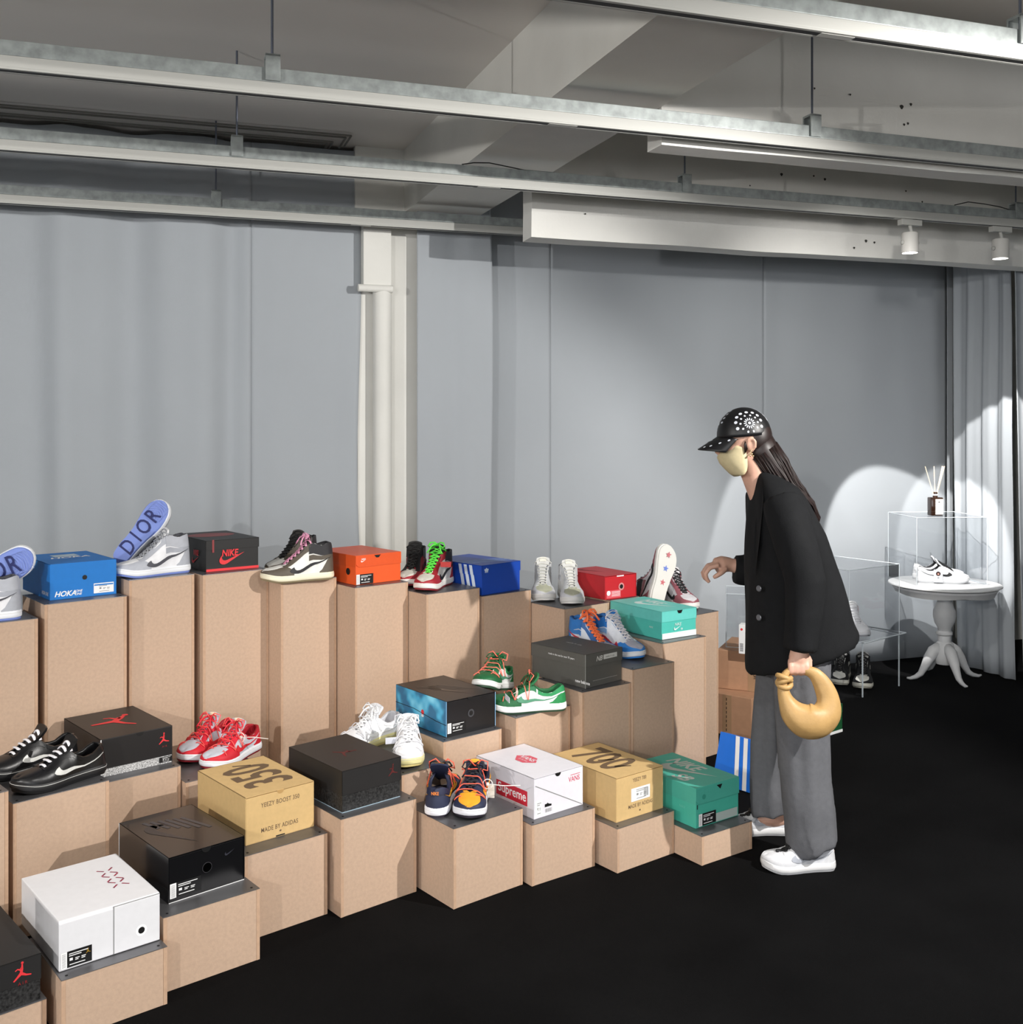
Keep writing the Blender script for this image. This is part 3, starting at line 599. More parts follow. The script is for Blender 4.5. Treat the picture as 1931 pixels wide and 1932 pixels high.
class Shoe:
    def __init__(s, high=False, L=.29, hs=1):
        s.high, s.L, s.hs = high, L, hs; s.Z = HIGHZ if high else LOWZ
        s.c = {}
    def gap(s, x):
        if x < .02: return 0
        if x <= .38: 
            w_ = (.032 if not s.high else .035); c = min(1, (x-.02)/.14); return w_*max(0, 1-(1-c)**2.2)**.5
        if x <= .44: return .034-(x-.38)/.06*.016
        if x <= .70: return .018-(x-.44)/.26*.005
        return max(0, .013*(1-(x-.70)/.035))
    def xt(s, x):
        if s.high: y = x+.022*max(0, 1-x/.2)-(.0)
        else: y = x+.028*max(0, 1-x/.2)
        if x > .80: y = .80+(y-.80)*.70
        return y
    def zspring(s, x): return .011*smoothstep(.74, 1.02, x)**1.3
    def P(s, x, v, sd):
        L = s.L; z0 = .026+s.zspring(x)
        wx = x; px, py = x, halfw(x)*.985
        tx = s.xt(x); ty = s.gap(x); tz = interp(s.Z, x)*s.hs
        k = smoothstep(.50, .78, x)
        a_side = v**2.2*.75+.25*v; z_side = v
        bul = math.sin(math.pi*v)*.004*(1-k)
        a_toe = 1-max(0, math.cos(v*math.pi/2))**.78; z_toe = math.sin(v*math.pi/2)**.78
        a = a_side*(1-k)+a_toe*k; zz = z_side*(1-k)+z_toe*k
        y = py+(ty-py)*a+bul*(.6 if x > .1 else .0)
        xx = px+(tx-px)*a
        waist = -.004*math.sin(math.pi*v)*smoothstep(.45, .30, x)*smoothstep(.02, .2, x)
        return Vector(((xx)*L, sd*(y+waist)+skew(xx), z0+(tz-z0)*zz))
    def N(s, x, v, sd, d=.01):
        x0, x1 = max(.002, x-d), min(.998, x+d); v0, v1 = max(0, v-d*2), min(1, v+d*2)
        n = (s.P(x1, v, sd)-s.P(x0, v, sd)).cross(s.P(x, v1, sd)-s.P(x, v0, sd))*sd
        if n.length < 1e-9: n = Vector((0, 0, 1))
        n.normalize()
        if n.y*sd < -.2: n = -n
        return n
    def off(s, x, v, sd, o): 
        return tuple(s.P(x, v, sd)+s.N(x, v, sd)*o)
XS = [0, .004, .012, .025, .045, .07, .10, .14, .19, .24, .29, .34, .38, .41, .44, .48, .52, .56, .60, .64, .68, .705, .735, .77, .80, .83, .86, .89, .92, .945, .965, .98, .992, 1]
def outline(sc=1, z=0, L=.29, zf=None, grow=0):
    pts = []
    for sd, xs in ((1, XS), (-1, XS[::-1])):
        for x in xs[(0 if sd == 1 else 1):(len(XS) if sd == 1 else -1)]:
            w_ = halfw(x)*sc+grow; xx = .5+(x-.5)*(1+2*grow/L)
            if x in (0, 1): w_ = 0
            pts.append((xx*L, sd*w_+skew(x), z+(zf(x) if zf else 0)))
    return pts
def solid_patch(g, rows_out, rows_in):
    g.grid(rows_out)
    # rim
    R = [rows_out[0], [r[-1] for r in rows_out], rows_out[-1][::-1], [r[0] for r in rows_out][::-1]]
    Q = [rows_in[0], [r[-1] for r in rows_in], rows_in[-1][::-1], [r[0] for r in rows_in][::-1]]
    for a, b in zip(R, Q): g.grid([b, a])
SW_LO = [(0, .13), (.03, .05), (.10, 0), (.20, -.01), (.30, .02), (1, .42)]
SW_UP = [(0, .135), (.02, .22), (.06, .30), (.105, .35), (.125, .22), (.16, .16), (.23, .145), (.32, .165), (1, .425)]
def make_shoe(st, high=False, L=.29):
    """returns the part list of a trainer: (name, mesh, materials, smooth, [sub-parts])"""
    s = Shoe(high, L); cm = lambda k, d='upper': mat('cloth_'+st.get(k, st[d]).strip('#')+('g' if st.get('gloss') else ''), st.get(k, st[d]), .35 if st.get('gloss') else .6, 0, 60, .05, .1, 300)
    parts = []
    zf = s.zspring
    g = Geo(); g.rings([outline(.93, .0, L, zf), outline(.985, .003, L, zf), outline(1, .0075, L, zf)]); parts.append(('outsole', g, mat('rubber_'+st['out'].strip('#'), st['out'], .55), True, []))
    g = Geo(); r = []
    for z_, gr in ((.0076, .0012), (.010, .0030), (.018, .0034), (.0285, .0020), (.0305, .0)):
        r.append(outline(1, z_, L, lambda x: zf(x)+(.0015*math.cos(x*3) if z_ > .02 else 0), gr))
    g.rings(r); sub = []
    g2 = Geo(); g2.tube([(p[0], p[1], p[2]) for p in outline(1, .0235, L, zf, .0030)], .0007, 5, True); sub.append(('stitching', g2, mat('midsole_stitch', '#d8d8d4', .7), False))
    parts.append(('midsole', g, mat('rubber_'+st['mid'].strip('#'), st['mid'], .5), True, sub))
    NV = 12; vs_ = [i/NV for i in range(NV+1)]
    g = Geo(); 
    for sd in (1, -1):
        for i in range(len(XS)-1):
            xa, xb = XS[i], XS[i+1]
            g.grid([[tuple(s.P(xa, v, sd)) for v in vs_], [tuple(s.P(xb, v, sd)) for v in vs_]], 1 if xa >= .70 else 0, sd == 1)
    bm = bmesh.new(); me = g.mesh('upper')
    for m_ in (cm('upper'), cm('toe')): me.materials.append(m_)
    me.polygons.foreach_set('material_index', g.m); bm.from_mesh(me); bmesh.ops.remove_doubles(bm, verts=bm.verts, dist=.0004); bmesh.ops.recalc_face_normals(bm, faces=bm.faces); bm.to_mesh(me); bm.free()
    parts.append(('upper', me, None, 'all', []))
    # lining: inner wall of the collar and throat
    g = Geo(); xs = [x for x in XS if x <= .72]
    def inner(x, f, sd):
        p = s.P(x, 1, sd); q = s.P(x, max(.02, 1-f*1.0), sd); t = .006 if x < .42 else .003
        y = q.y-skew(q.x/L); yy = sd*max(.0, abs(y)-t)*(.92 if f > 0 else 1)
        xi = q.x+(.006*smoothstep(.1, 0, x)/1)
        return (xi, yy+skew(q.x/L), q.z-.0 if f > 0 else p.z+.0015)
    for sd in (1, -1):
        g.grid([[tuple(s.P(x, 1, sd))]+[inner(x, f, sd) for f in (0, .08, .25, .5, .75, .95)] for x in xs], 0, sd == -1)
    fl = [(x*L+.004, sd*halfw(x)*.8+skew(x), .034) for sd, xx in ((1, [.03, .1, .2, .35, .5, .7]), (-1, [.7, .5, .35, .2, .1, .03])) for x in xx]
    g.add(fl, [tuple(range(len(fl)))])
    parts.append(('lining', g, cm('lining'), 'all', []))
    def patch(name, fn, ni, nj, o, m, smooth='all', sides=(1, -1), parent=None):
        for sd in sides:
            g = Geo(); ro = []; ri = []
            for i in range(ni+1):
                A = [fn(i/ni, j/nj) for j in range(nj+1)]
                ro.append([s.off(x, v, sd, o) for x, v in A]); ri.append([s.off(x, v, sd, -.001) for x, v in A])
            solid_patch(g, ro, ri)
            parts.append((name, g, m, smooth, []))
    # mudguard round the toe: one strip from side to side
    def strip(name, spec, nj, o, m):
        g = Geo(); ro = []; ri = []
        for (x, sd, v0, v1) in spec:
            ro.append([s.off(x, v0+(v1-v0)*j/nj, sd, o) for j in range(nj+1)]); ri.append([s.off(x, v0+(v1-v0)*j/nj, sd, -.001) for j in range(nj+1)])
        solid_patch(g, ro, ri); parts.append((name, g, m, 'all', []))
    tx = [.60, .63, .66, .70, .74, .78, .82, .86, .89, .92, .945, .965, .98, .992, .999]
    top = lambda x: .30+.34*smoothstep(.60, .70, x)-.20*smoothstep(.70, .98, x)+.05*smoothstep(.97, 1, x)
    strip('toe_cap', [(x, 1, 0, top(x)) for x in tx]+[(x, -1, 0, top(x)) for x in tx[::-1]], 5, .0016, cm('cap'))
    hx = [.001, .008, .02, .04, .07, .11, .15, .19, .23]; ht = .50 if high else .62
    toph = lambda x: ht-.42*smoothstep(.08, .23, x)
    strip('heel_counter', [(x, 1, 0, toph(x)) for x in hx[::-1]]+[(x, -1, 0, toph(x)) for x in hx], 4, .0016, cm('heel'))
    cx_ = [.001, .01, .03, .06, .10, .15, .20, .26, .32, .38]; c0 = (.62 if high else .70)
    strip('collar', [(x, 1, c0+.05*smoothstep(.1, .3, x), 1) for x in cx_[::-1]]+[(x, -1, c0+.05*smoothstep(.1, .3, x), 1) for x in cx_], 4, .0022, cm('collar'))
    if high: strip('ankle_panel', [(x, 1, .46+.03*math.sin(x*9), .63) for x in cx_[::-1]]+[(x, -1, .46+.03*math.sin(x*9), .63) for x in cx_], 3, .0018, cm('ankle', 'collar'))
    e0, e1 = (.34, .735) if high else (.40, .735)
    patch('eyestay', lambda a, b: (e0+(e1-e0)*a, 1-b*(.24+.20*smoothstep(.4, 1, a))), 12, 4, .0020, cm('eyestay'))
    if st.get('swoosh'):
        kx = lambda p: .66-.60*p
        kv = lambda y: (.20+y*1.05) if not high else (.12+y*.98)
        us = [0, .012, .03, .05, .075, .105, .125, .16, .2, .25, .32, .4, .5, .6, .7, .8, .9, 1]
        def swf(a, b):
            p = us[int(round(a*(len(us)-1)))]; lo = interp(SW_LO, p); up = max(lo+.003, interp(SW_UP, p)); y = lo+(up-lo)*b
            return kx(p), kv(y)
        patch('side_mark', swf, len(us)-1, 2, .0032, cm('swoosh'), True)
    # tongue
    tz = ([(.72, .060), (.62, .080), (.52, .108), (.44, .132), (.39, .150), (.355, .166), (.345, .176)] if high else [(.72, .060), (.64, .074), (.56, .090), (.49, .104), (.43, .118), (.395, .132), (.385, .138)])
    g = Geo(); ro = []; ri = []
    for k, (x, z_) in enumerate(tz):
        f = k/(len(tz)-1); hw = .016+.018*f; hw *= (.86 if k == len(tz)-1 else 1)
        ro.append([(x*L-.004*(1-(j/4-1)**2), (j/4-1)*hw+skew(x), z_-.004+.006*(1-(j/4-1)**2)) for j in range(9)])
        ri.append([(p[0]-(.006 if f > .3 else .001), p[1], p[2]-.004-.002*(1-f)) for p in ro[-1]])
    solid_patch(g, ro, ri); g.grid(ri, 0, True)
    sub = []
    if st.get('tag'):
        a, b = ro[-2], ro[-1]; g2 = Geo(); mid = lambda P, Q, f: tuple(Vector(P).lerp(Vector(Q), f)+Vector((.0028, 0, .0018)))
        g2.grid([[mid(ro[-3][j], a[j], .3) for j in (2, 3, 4, 5, 6)], [mid(a[j], b[j], .2) for j in (2, 3, 4, 5, 6)], [mid(a[j], b[j], .75) for j in (2, 3, 4, 5, 6)]])
        sub.append(('tongue_tag', g2, cm('tag'), False))
    parts.append(('tongue', g, cm('tongue'), 'all', sub))
    # laces
    n = st.get('rows', 8 if high else 6); g = Geo(); lr = st.get('lr', .0028); random.seed(n)
    x0, x1 = st.get('lx0', .700), (.355 if high else .430); ev = []
    for i in range(n):
        f = i/(n-1); x = x0+(x1-x0)*f
        a = Vector(s.off(x, .965, 1, .004)); b = Vector(s.off(x, .965, -1, .004)); ev.append((a, b))
    Zt = lambda x: interp(sorted(tz), x/L)
    def bar(a, b, lift, rr=lr):
        P_ = []
        for k in range(9):
            q = a.lerp(b, k/8); b_ = math.sin(math.pi*k/8); zt = Zt(q.x)+.004
            q.z = max(q.z+lift*b_, (q.z*(1-b_)+zt*b_)+.002)
            P_.append(tuple(q))
        g.tube(P_, rr, 6, flat=st.get('flat', .8))
    for i in range(n):
        bar(ev[i][0], ev[i][1], .003)
        if i < n-1 and st.get('cross', 1):
            bar(ev[i][0], ev[i+1][1], .006); bar(ev[i][1], ev[i+1][0], .005)
    parts.append(('laces', g, cm('lace'), 'all', []))
    if st.get('bow', 1):
        g = Geo(); c = (ev[-1][0]+ev[-1][1])/2; c.z = Zt(c.x)+.010
        for sd in (1, -1):
            P_ = [c, c+Vector((.006, sd*.014, .010)), c+Vector((.010, sd*.030, .008)), c+Vector((.016, sd*.038, -.006)), c+Vector((.020, sd*.028, -.010)), c+Vector((.012, sd*.012, 0)), c]
            g.tube([tuple(p) for p in P_], lr, 6)
            P_ = [c, c+Vector((.014, sd*.012, .004)), c+Vector((.028, sd*.020, -.006)), c+Vector((.036, sd*.026, -.020)), c+Vector((.040, sd*.034, -.032))]
            g.tube([tuple(p) for p in P_], lr, 6)
        g.ball(tuple(c), lr*2, nu=8, nv=6)
        parts.append(('bow', g, cm('bow', 'lace'), 'all', []))
    if st.get('laces2'):     # second set of thin cords wound over the toe box and sides
        g = Geo(); m = cm('laces2')
        for i, (x, w_) in enumerate(((.80, .70), (.72, .62), (.64, .60), (.56, .62), (.48, .66))):
            P_ = []
            for k in range(13):
                t = k/12; sd = 1 if t < .5 else -1; v = 1-abs(t-.5)*2*w_; xx = x+(.07*(t-.5)*(1 if i % 2 else -1))
                q = Vector(s.off(xx, max(.3, v), sd, .005)); 
                if xx < .74: q.z = max(q.z, q.z*(1-math.sin(math.pi*t)**4)+(Zt(q.x)+.012)*math.sin(math.pi*t)**4)
                P_.append(tuple(q))
            g.tube(P_, .0018, 6)
        c = Vector((.47*L, 0, .125))
        for sd in (1, -1):
            g.tube([tuple(c), tuple(c+Vector((.0, sd*.02, .02))), tuple(c+Vector((-.01, sd*.04, .012))), tuple(c+Vector((.006, sd*.042, -.012))), tuple(c+Vector((.01, sd*.018, -.006)))], .0022, 6)
        parts.append(('cord_lacing', g, m, 'all', []))
    return parts
def build_shoe(label, parts, loc, heading, group=None, rot=None, flip=1, name='trainer', first={}):
    """heading = direction the toe points to, degrees from +x"""
    t = thing(name, label, 'shoe', loc, math.radians(heading), group)
    if rot: t.rotation_euler = rot
    t.scale = (1, flip, 1)
    for i, p in enumerate(parts):
        nm, g, m, sm, sub = p
        if isinstance(g, Geo):
            o = obj(nm, g, m, t, sm); parts[i] = (nm, o.data, m, sm, [])
            ss = []
            for (n2, g2, m2, s2) in sub:
                o2 = obj(n2, g2, m2, o, s2); ss.append((n2, o2.data, m2, s2))
            parts[i] = (nm, o.data, m, sm, ss)
        else:
            o = bpy.data.objects.new(nm, g); C.objects.link(o); o.parent = t
            if sm:
                g.polygons.foreach_set('use_smooth', [True]*len(g.polygons))
            for (n2, g2, m2, s2) in sub:
                o2 = bpy.data.objects.new(n2, g2); C.objects.link(o2); o2.parent = o
    return t
def at_toe(tx, ty, z, heading, L=.29):
    """heel origin for a shoe whose toe tip stands at (tx, ty)"""
    a = math.radians(heading); return (tx-L*math.cos(a), ty-L*math.sin(a), z)
def zip_tie(parent, p0, p1, p2, col='#f0ece6'):
    g = Geo(); c = Vector(p0)
    ring = [tuple(c+Vector((.0, .016*math.cos(q), .016*math.sin(q)))) for q in [2*math.pi*k/14 for k in range(14)]]
    g.tube(ring, .0015, 6, True); o = obj('zip_tie', g, mat('tie_'+col.strip('#'), col, .5), parent, 'all')
    g = Geo().tube([p0, p1, p2], .0016, 6); obj('tie_tail', g, mat('tie_'+col.strip('#'), ''), o, 'all')
    g = Geo().box(p0[0]-.004, p0[0]+.004, p0[1]-.004, p0[1]+.004, p0[2]-.004, p0[2]+.005, 0, .001); obj('tie_head', g, mat('tie_'+col.strip('#'), ''), o)
    return o
def hang_tag(parent, c, w_, h_, m, rot=(0, 0, 0)):
    g = Geo().box(-.0008, .0008, -w_/2, w_/2, -h_, 0, 0, .0004); return obj('hang_tag', g, m, parent, False, c, rot)

S = {}
def style(k, high=False, L=.29, **st): S[k] = make_shoe(st, high, L)
style('grey_high', True, upper='#e9e9ec', out='#7f93d8', mid='#eef0f4', toe='#f2f2f2', cap='#b2b5be', heel='#b0b3bb', collar='#b7bac2', ankle='#a9acb5', eyestay='#aeb1b9', swoosh='#4a4a52', tongue='#e8e8ea', lining='#55565c', lace='#a5a7ac', bow=0)
style('brown_high', True, upper='#e9e8e2', out='#8b7f62', mid='#efe9cd', toe='#e8e6df', cap='#5a5247', heel='#5d554a', collar='#2b2a2d', ankle='#5a5247', eyestay='#5a5247', swoosh='#1f1f23', tongue='#3a3632', lining='#242326', lace='#e7a3c0', rows=8)
style('brown_high_black', True, upper='#5a5247', out='#8b7f62', mid='#efe9cd', toe='#e8e6df', cap='#5a5247', heel='#5d554a', collar='#2b2a2d', ankle='#4a433a', eyestay='#4c453b', swoosh='#1f1f23', tongue='#3a3632', lining='#242326', lace='#141414', bow=0)
style('red_high', True, upper='#ece9e4', out='#8f2a33', mid='#eeeae4', toe='#e4e2d6', cap='#a3222e', heel='#a3222e', collar='#1d1b1c', ankle='#9e2430', eyestay='#a3222e', swoosh='#171717', tongue='#191919', lining='#201f20', lace='#5fdc4a', lr=.0034)
style('red_high_black', True, upper='#9e2430', out='#8f2a33', mid='#eeeae4', toe='#e4e2d6', cap='#9e2430', heel='#9e2430', collar='#1d1b1c', ankle='#8a2630', eyestay='#1d1b1c', swoosh='#171717', tongue='#191919', lining='#201f20', lace='#171717', bow=0)
style('pale_high', True, upper='#cfcfcd', out='#e4e2dd', mid='#d9d7d4', toe='#bfc0a8', cap='#cfcfd3', heel='#cfcfcd', collar='#d6d7d9', ankle='#b9bbbf', eyestay='#c6c8ca', tongue='#d9d9d6', lining='#8d8f94', lace='#d9d8d0', tag='#e9e7da', bow=0, cross=0, rows=9)
style('mauve_high', True, upper='#e8e6ea', out='#e4e2dc', mid='#efede8', toe='#e8e6ea', cap='#9b5a64', heel='#9b5a64', collar='#17161a', ankle='#9a6a70', eyestay='#9b5a64', swoosh='#111114', tongue='#e3e1e4', lining='#1a191c', lace='#121214', bow=0)
style('blue_high', True, upper='#e2e6ec', out='#2d7fd0', mid='#e8ecf0', toe='#b9b7c6', cap='#2f80cf', heel='#2f7ecb', collar='#2f7bc9', ankle='#8fb6e0', eyestay='#e2e6ec', swoosh='#c53a48', tongue='#cfdcec', lining='#2a6fb8', lace='#e6e2e6', tag='#2f7bc9', bow=0)
style('blue_high_orange', True, upper='#d6dce6', out='#2d7fd0', mid='#e8ecf0', toe='#b9b7c6', cap='#2f80cf', heel='#2f7ecb', collar='#2f7bc9', ankle='#3b7fc4', eyestay='#33619e', swoosh='#c53a48', tongue='#cfdcec', lining='#2a6fb8', lace='#ff7c4a', lr=.0044, tag='#2f7bc9')
style('green_low', upper='#f0f1f0', out='#2d4a36', mid='#f2f3f2', toe='#1f6b3d', cap='#1d6339', heel='#23864a', collar='#2a8f56', eyestay='#23744a', swoosh='#4f8f70', tongue='#1f7040', lining='#1e6a3c', lace='#2b5a34', laces2='#ff7a66', rows=6)
style('black_low', upper='#131315', out='#131314', mid='#1a1a1c', toe='#151517', cap='#161618', heel='#171719', collar='#0f0f11', eyestay='#121214', swoosh='#d8d8d4', tongue='#101012', lining='#0e0e10', lace='#f2f0f4', lr=.0052, bow=0, gloss=1, cross=0, flat=.6, rows=6)
style('red_low', upper='#c8ccd6', out='#8c1f2c', mid='#eef0f6', toe='#c9cdd8', cap='#d11f30', heel='#c81c2d', collar='#c41e30', eyestay='#d32236', swoosh='#d8232f', tongue='#c9ccd8', lining='#b01c2b', lace='#d92b3c', laces2='#ff5d58', tag='#ecdfc0', rows=6)
style('white_low', upper='#eeeef0', out='#dccb86', mid='#e8dfa2', toe='#f2f2f4', cap='#efeff2', heel='#ededf0', collar='#f2f2f4', eyestay='#f0f0f2', swoosh='#f6f6f6', tongue='#ececee', lining='#d9d9de', lace='#f4f4f4', laces2='#dcdce0', rows=6)
style('navy_low', upper='#23283f', out='#2a2430', mid='#eeeef4', toe='#f0a52c', cap='#262d48', heel='#262c46', collar='#1f2440', eyestay='#252a44', swoosh='#f1a92c', tongue='#252a44', lining='#1d2138', lace='#1a1a22', laces2='#ff6a52', tag='#f1a92c', rows=6)
style('white_low_black', upper='#ededef', out='#e2e2e4', mid='#eeeeef', toe='#f0f0f2', cap='#eeeef0', heel='#ececee', collar='#efeff0', eyestay='#eeeef0', swoosh='#101012', tongue='#e8e8ea', lining='#3a3a3e', lace='#141416', lr=.0046, bow=0, cross=1, rows=7)
style('black_white_high', True, upper='#17171a', out='#b9b6a8', mid='#dcd9cc', toe='#dcdad2', cap='#17171a', heel='#d9d7cd', collar='#141416', ankle='#d0cec4', eyestay='#141416', swoosh='#111113', tongue='#b9b7b2', lining='#141416', lace='#141416', tag='#8d8c88', bow=0)
style('white_red_high', True, upper='#e9e9ec', out='#9a9aa0', mid='#e6e6ea', toe='#ededf0', cap='#e4e4e8', heel='#e4e4e8', collar='#c9474f', ankle='#e8e8ec', eyestay='#eaeaee', tongue='#efeff2', lining='#d3d3d8', lace='#f0f0f3', tag='#f4f4f4', bow=0, cross=0)
style('visitor_shoe', L=.275, upper='#cfd1d6', out='#c9cacd', mid='#dededf', toe='#d9dade', cap='#cfd0d4', heel='#d4d5d8', collar='#c2c4ca', eyestay='#dcdde0', swoosh='#a3a7b0', tongue='#d0d1d4', lining='#202024', lace='#141417', lr=.0052, rows=8, lx0=.80)

def W(x, y, z): return (x, y, z)
# pair by pair; heading is where the toes point
b_ = build_shoe
# plinth with black low pair (z .40)
b_('black trainer with white laces, nearer one of the pair at left', S['black_low'], at_toe(-1.475, 3.075, .40, 232), 232)
t = b_('black trainer with white laces, farther one, partly behind its mate', S['black_low'], at_toe(-1.62, 3.19, .40, 228), 228, flip=-1)
# red pair (z .30)
t = b_('red trainer with zip tie, nearer one by the 350 box', S['red_low'], at_toe(-1.055, 3.585, .30, 248), 248)
zip_tie(t, (.15, .043, .085), (.14, .09, .088), (.11, .13, .078), '#f3e6dc')
b_('red trainer of the second row, left one against the black box', S['red_low'], at_toe(-1.165, 3.66, .30, 246), 246, flip=-1)
# white pair, yellow soles (z .35)
t = b_('white trainer with yellow sole, right one, toe towards the camera', S['white_low'], at_toe(-.350, 3.450, .35, 275), 275)
b_('white trainer with yellow sole, left one behind the black box', S['white_low'], at_toe(-.595, 3.615, .35, 232), 232, flip=-1)
hang_tag(t, (.17, -.05, .075), .045, .022, mat('tag_grey', '#d2d4de'), (0, 0, .2))
# navy orange (z .25)
t = b_('navy and orange trainer seen from the heel', S['navy_low'], (-.242, 3.295, .25), 85)
g = text2d('NIKE', .014, .8, .03); obj('lettering', Geo().add([(-.0028, -a, .079+b) for a, b in g[0]], g[1]), mat('orange_thread', '#f08a3a'), t)
t = b_('navy and orange trainer with white zip tie, toe towards the camera', S['navy_low'], at_toe(-.138, 3.268, .25, 263), 263, flip=-1)
zip_tie(t, (.16, -.045, .075), (.155, -.10, .070), (.14, -.15, .068)); hang_tag(t, (.13, -.052, .065), .022, .045, mat('tag_pale', '#e9e3d6'))
# green (z .433)
t = b_('green and white trainer standing side-on with coral laces', S['green_low'], at_toe(-.085, 3.86, .433, 187), 187)
hang_tag(t, (.235, .060, .070), .02, .05, mat('tag_white', '#e6e4ee'), (1.5, 0, .2)); zip_tie(t, (.19, .048, .080), (.20, .050, .05), (.20, .052, .005), '#f0c8c0')
b_('green and white trainer tipped up behind its mate', S['green_low'], (-.02, 4.17, .436), 0, rot=(math.radians(0), math.radians(-13), math.radians(250)), flip=-1)
# light blue highs (z .54)
b_('blue and white high-top with red toe panel, toe towards the camera', S['blue_high'], at_toe(.530, 4.225, .54, 305), 305)
b_('blue high-top with thick orange laces behind the grey box', S['blue_high_orange'], at_toe(.427, 4.187, .54, 306), 306, flip=-1)
# pale highs (z .717)
b_('pale beige high-top, right one, toe towards the camera', S['pale_high'], at_toe(.268, 4.505, .711, 274), 274)
b_('pale beige high-top, left one beside the blue striped box', S['pale_high'], at_toe(.148, 4.590, .711, 270), 270, flip=-1)
# red high with green laces (z .808)
t = b_('red and white high-top with bright green laces', S['red_high'], at_toe(-.370, 4.268, .808, 252), 252, flip=-1)
hang_tag(t, (.15, -.052, .110), .045, .022, mat('tag_red', '#d8433f'), (.0, 0, -.2))
b_('dark red high-top with black laces behind the green-laced one', S['red_high_black'], at_toe(-.452, 4.38, .808, 262), 262)
# brown high (z .874)
b_('brown and white high-top with pink laces, seen side-on', S['brown_high'], at_toe(-.985, 4.093, .874, 207), 207)
b_('brown high-top with black laces just behind the pink-laced one', S['brown_high_black'], at_toe(-.995, 4.245, .874, 241), 241, flip=-1)
# grey highs on z .924 and the upright blue soles
b_('grey and white high-top beside the upright blue lettered sole', S['grey_high'], at_toe(-1.480, 3.878, .924, 222), 222)
def sole_shoe(label, parts, heel, lean, roll, txt=None, col='#1d2660', stars=None):
    t = b_(label, parts, heel, 0)
    t.rotation_euler = lean
    g = Geo()
    if txt:
        x = .045
        for ch, wd in txt:
            S2 = text2d(ch, .076, .85, .010); 
            g = Geo().add([(x+wd/2-0+a, -b*1.25, -.0008) for a, b in S2[0]], S2[1]); obj('sole_letter', g, mat('ink_'+col.strip('#'), col), t); x += wd
        for k in range(9):
            r = .012+.009*k; g = Geo().tube([(.215+r*math.cos(q), skew(.7)+min(.036, max(-.036, r*math.sin(q))), -.0003) for q in [math.pi*(-.5+k2/9) for k2 in range(10)] if .215+r*math.cos(q) < .284], .0006, 5); obj('tread_ring', g, mat('rubber_light', '#93a6e0'), t)
    if stars:
        for i, (x, c) in enumerate(stars):
            P_ = []
            for k in range(10): 
                r = .016 if k % 2 == 0 else .007; q = math.pi*k/5; P_.append((x+r*math.cos(q), r*math.sin(q)+.003, -.0006))
            obj('printed_star', Geo().add(P_, [tuple(range(10))[::-1]]), mat('star_'+c.strip('#'), c), t)
    return t
def frame(xdir, ndir):
    """rotation whose local +x is xdir and whose local -z (the sole) faces ndir"""
    x = Vector(xdir).normalized(); z = -Vector(ndir); z = (z-x*z.dot(x)).normalized(); y = z.cross(x)
    return Matrix((x, y, z)).transposed().to_euler()
DIOR = [('D', .058), ('I', .036), ('O', .060), ('R', .05)]
sole_shoe('upright high-top showing its lettered pale blue sole', S['grey_high'], (-1.535, 4.03, .965), frame((.17, .05, .235), (-.35, -1, .06)), 0, DIOR)
b_('grey and white high-top at the left edge under the leaning sole', S['grey_high'], (-1.700, 3.60, .83), 213, flip=-1)
sole_shoe('pale blue sole with letter R leaning at the left edge', S['grey_high'], (-1.945, 3.60, .925), frame((.20, .03, .085), (-.2, -1, -.25)), 0, DIOR)
# mauve highs with starred sole (z .65)
b_('white and mauve high-top with black laces right of the starred sole', S['mauve_high'], at_toe(.83, 4.72, .65, 292), 292)
sole_shoe('upright white sole printed with stars behind turquoise box', S['mauve_high'], (.665, 4.765, .662), frame((.07, .05, .27), (.5, -1, .1)), 0, None, stars=[(.245, '#c9747c'), (.18, '#6f86d8'), (.115, '#cf6f78')])
# ------------------------------------------------------------------ pedestal table, acrylic cases, diffuser, cartons
tw = mat('table_white', '#c9cacb', .5, 0, 14, .06, .15, 80)
t = thing('pedestal_table', 'small round white pedestal table with carved feet by the curtain', 'table', (2.55, 6.12, 0))
g = Geo().lathe([(0, .545), (.285, .545), (.305, .551), (.314, .557), (.312, .563), (.300, .566), (0, .567)], n=64); obj('tabletop', g, tw, t, True)
n = 96; rs = []
for z, r, am in ((.546, .285, 0), (.535, .290, 0), (.525, .282, .0), (.512, .272, .0)):
    rs.append([(r*math.cos(2*math.pi*j/n), r*math.sin(2*math.pi*j/n), z-(.012*abs(math.sin(4*2*math.pi*j/n/1.0/2)) if z < .52 else 0)) for j in range(n)])
obj('apron', Geo().rings(rs), tw, t, True)
g = Geo().lathe([(.0, .53), (.055, .53), (.052, .50), (.040, .485), (.038, .46), (.050, .43), (.062, .40), (.064, .37), (.055, .33), (.038, .30), (.036, .285), (.046, .275), (.046, .265), (.036, .255), (.036, .22), (.050, .205), (.058, .18), (.062, .12), (.050, .09), (0, .088)], n=40)
obj('pedestal', g, tw, t, True)
for k in range(4):
    a = math.radians(8+90*k); c, s_ = math.cos(a), math.sin(a); P_ = []; R_ = []
    for r, z, rr in ((.03, .19, .030), (.07, .165, .034), (.10, .12, .030), (.125, .075, .022), (.15, .035, .017), (.18, .018, .013), (.215, .010, .009), (.235, .014, .005)):
        P_.append((r*c, r*s_, z)); R_.append(rr)
    obj('foot', Geo().tube(P_, R_, 12, flat=1.0), tw, t, 'all')
acr = bpy.data.materials.new('acrylic'); acr.use_nodes = True; nt = acr.node_tree
for nd in list(nt.nodes): nt.nodes.remove(nd)
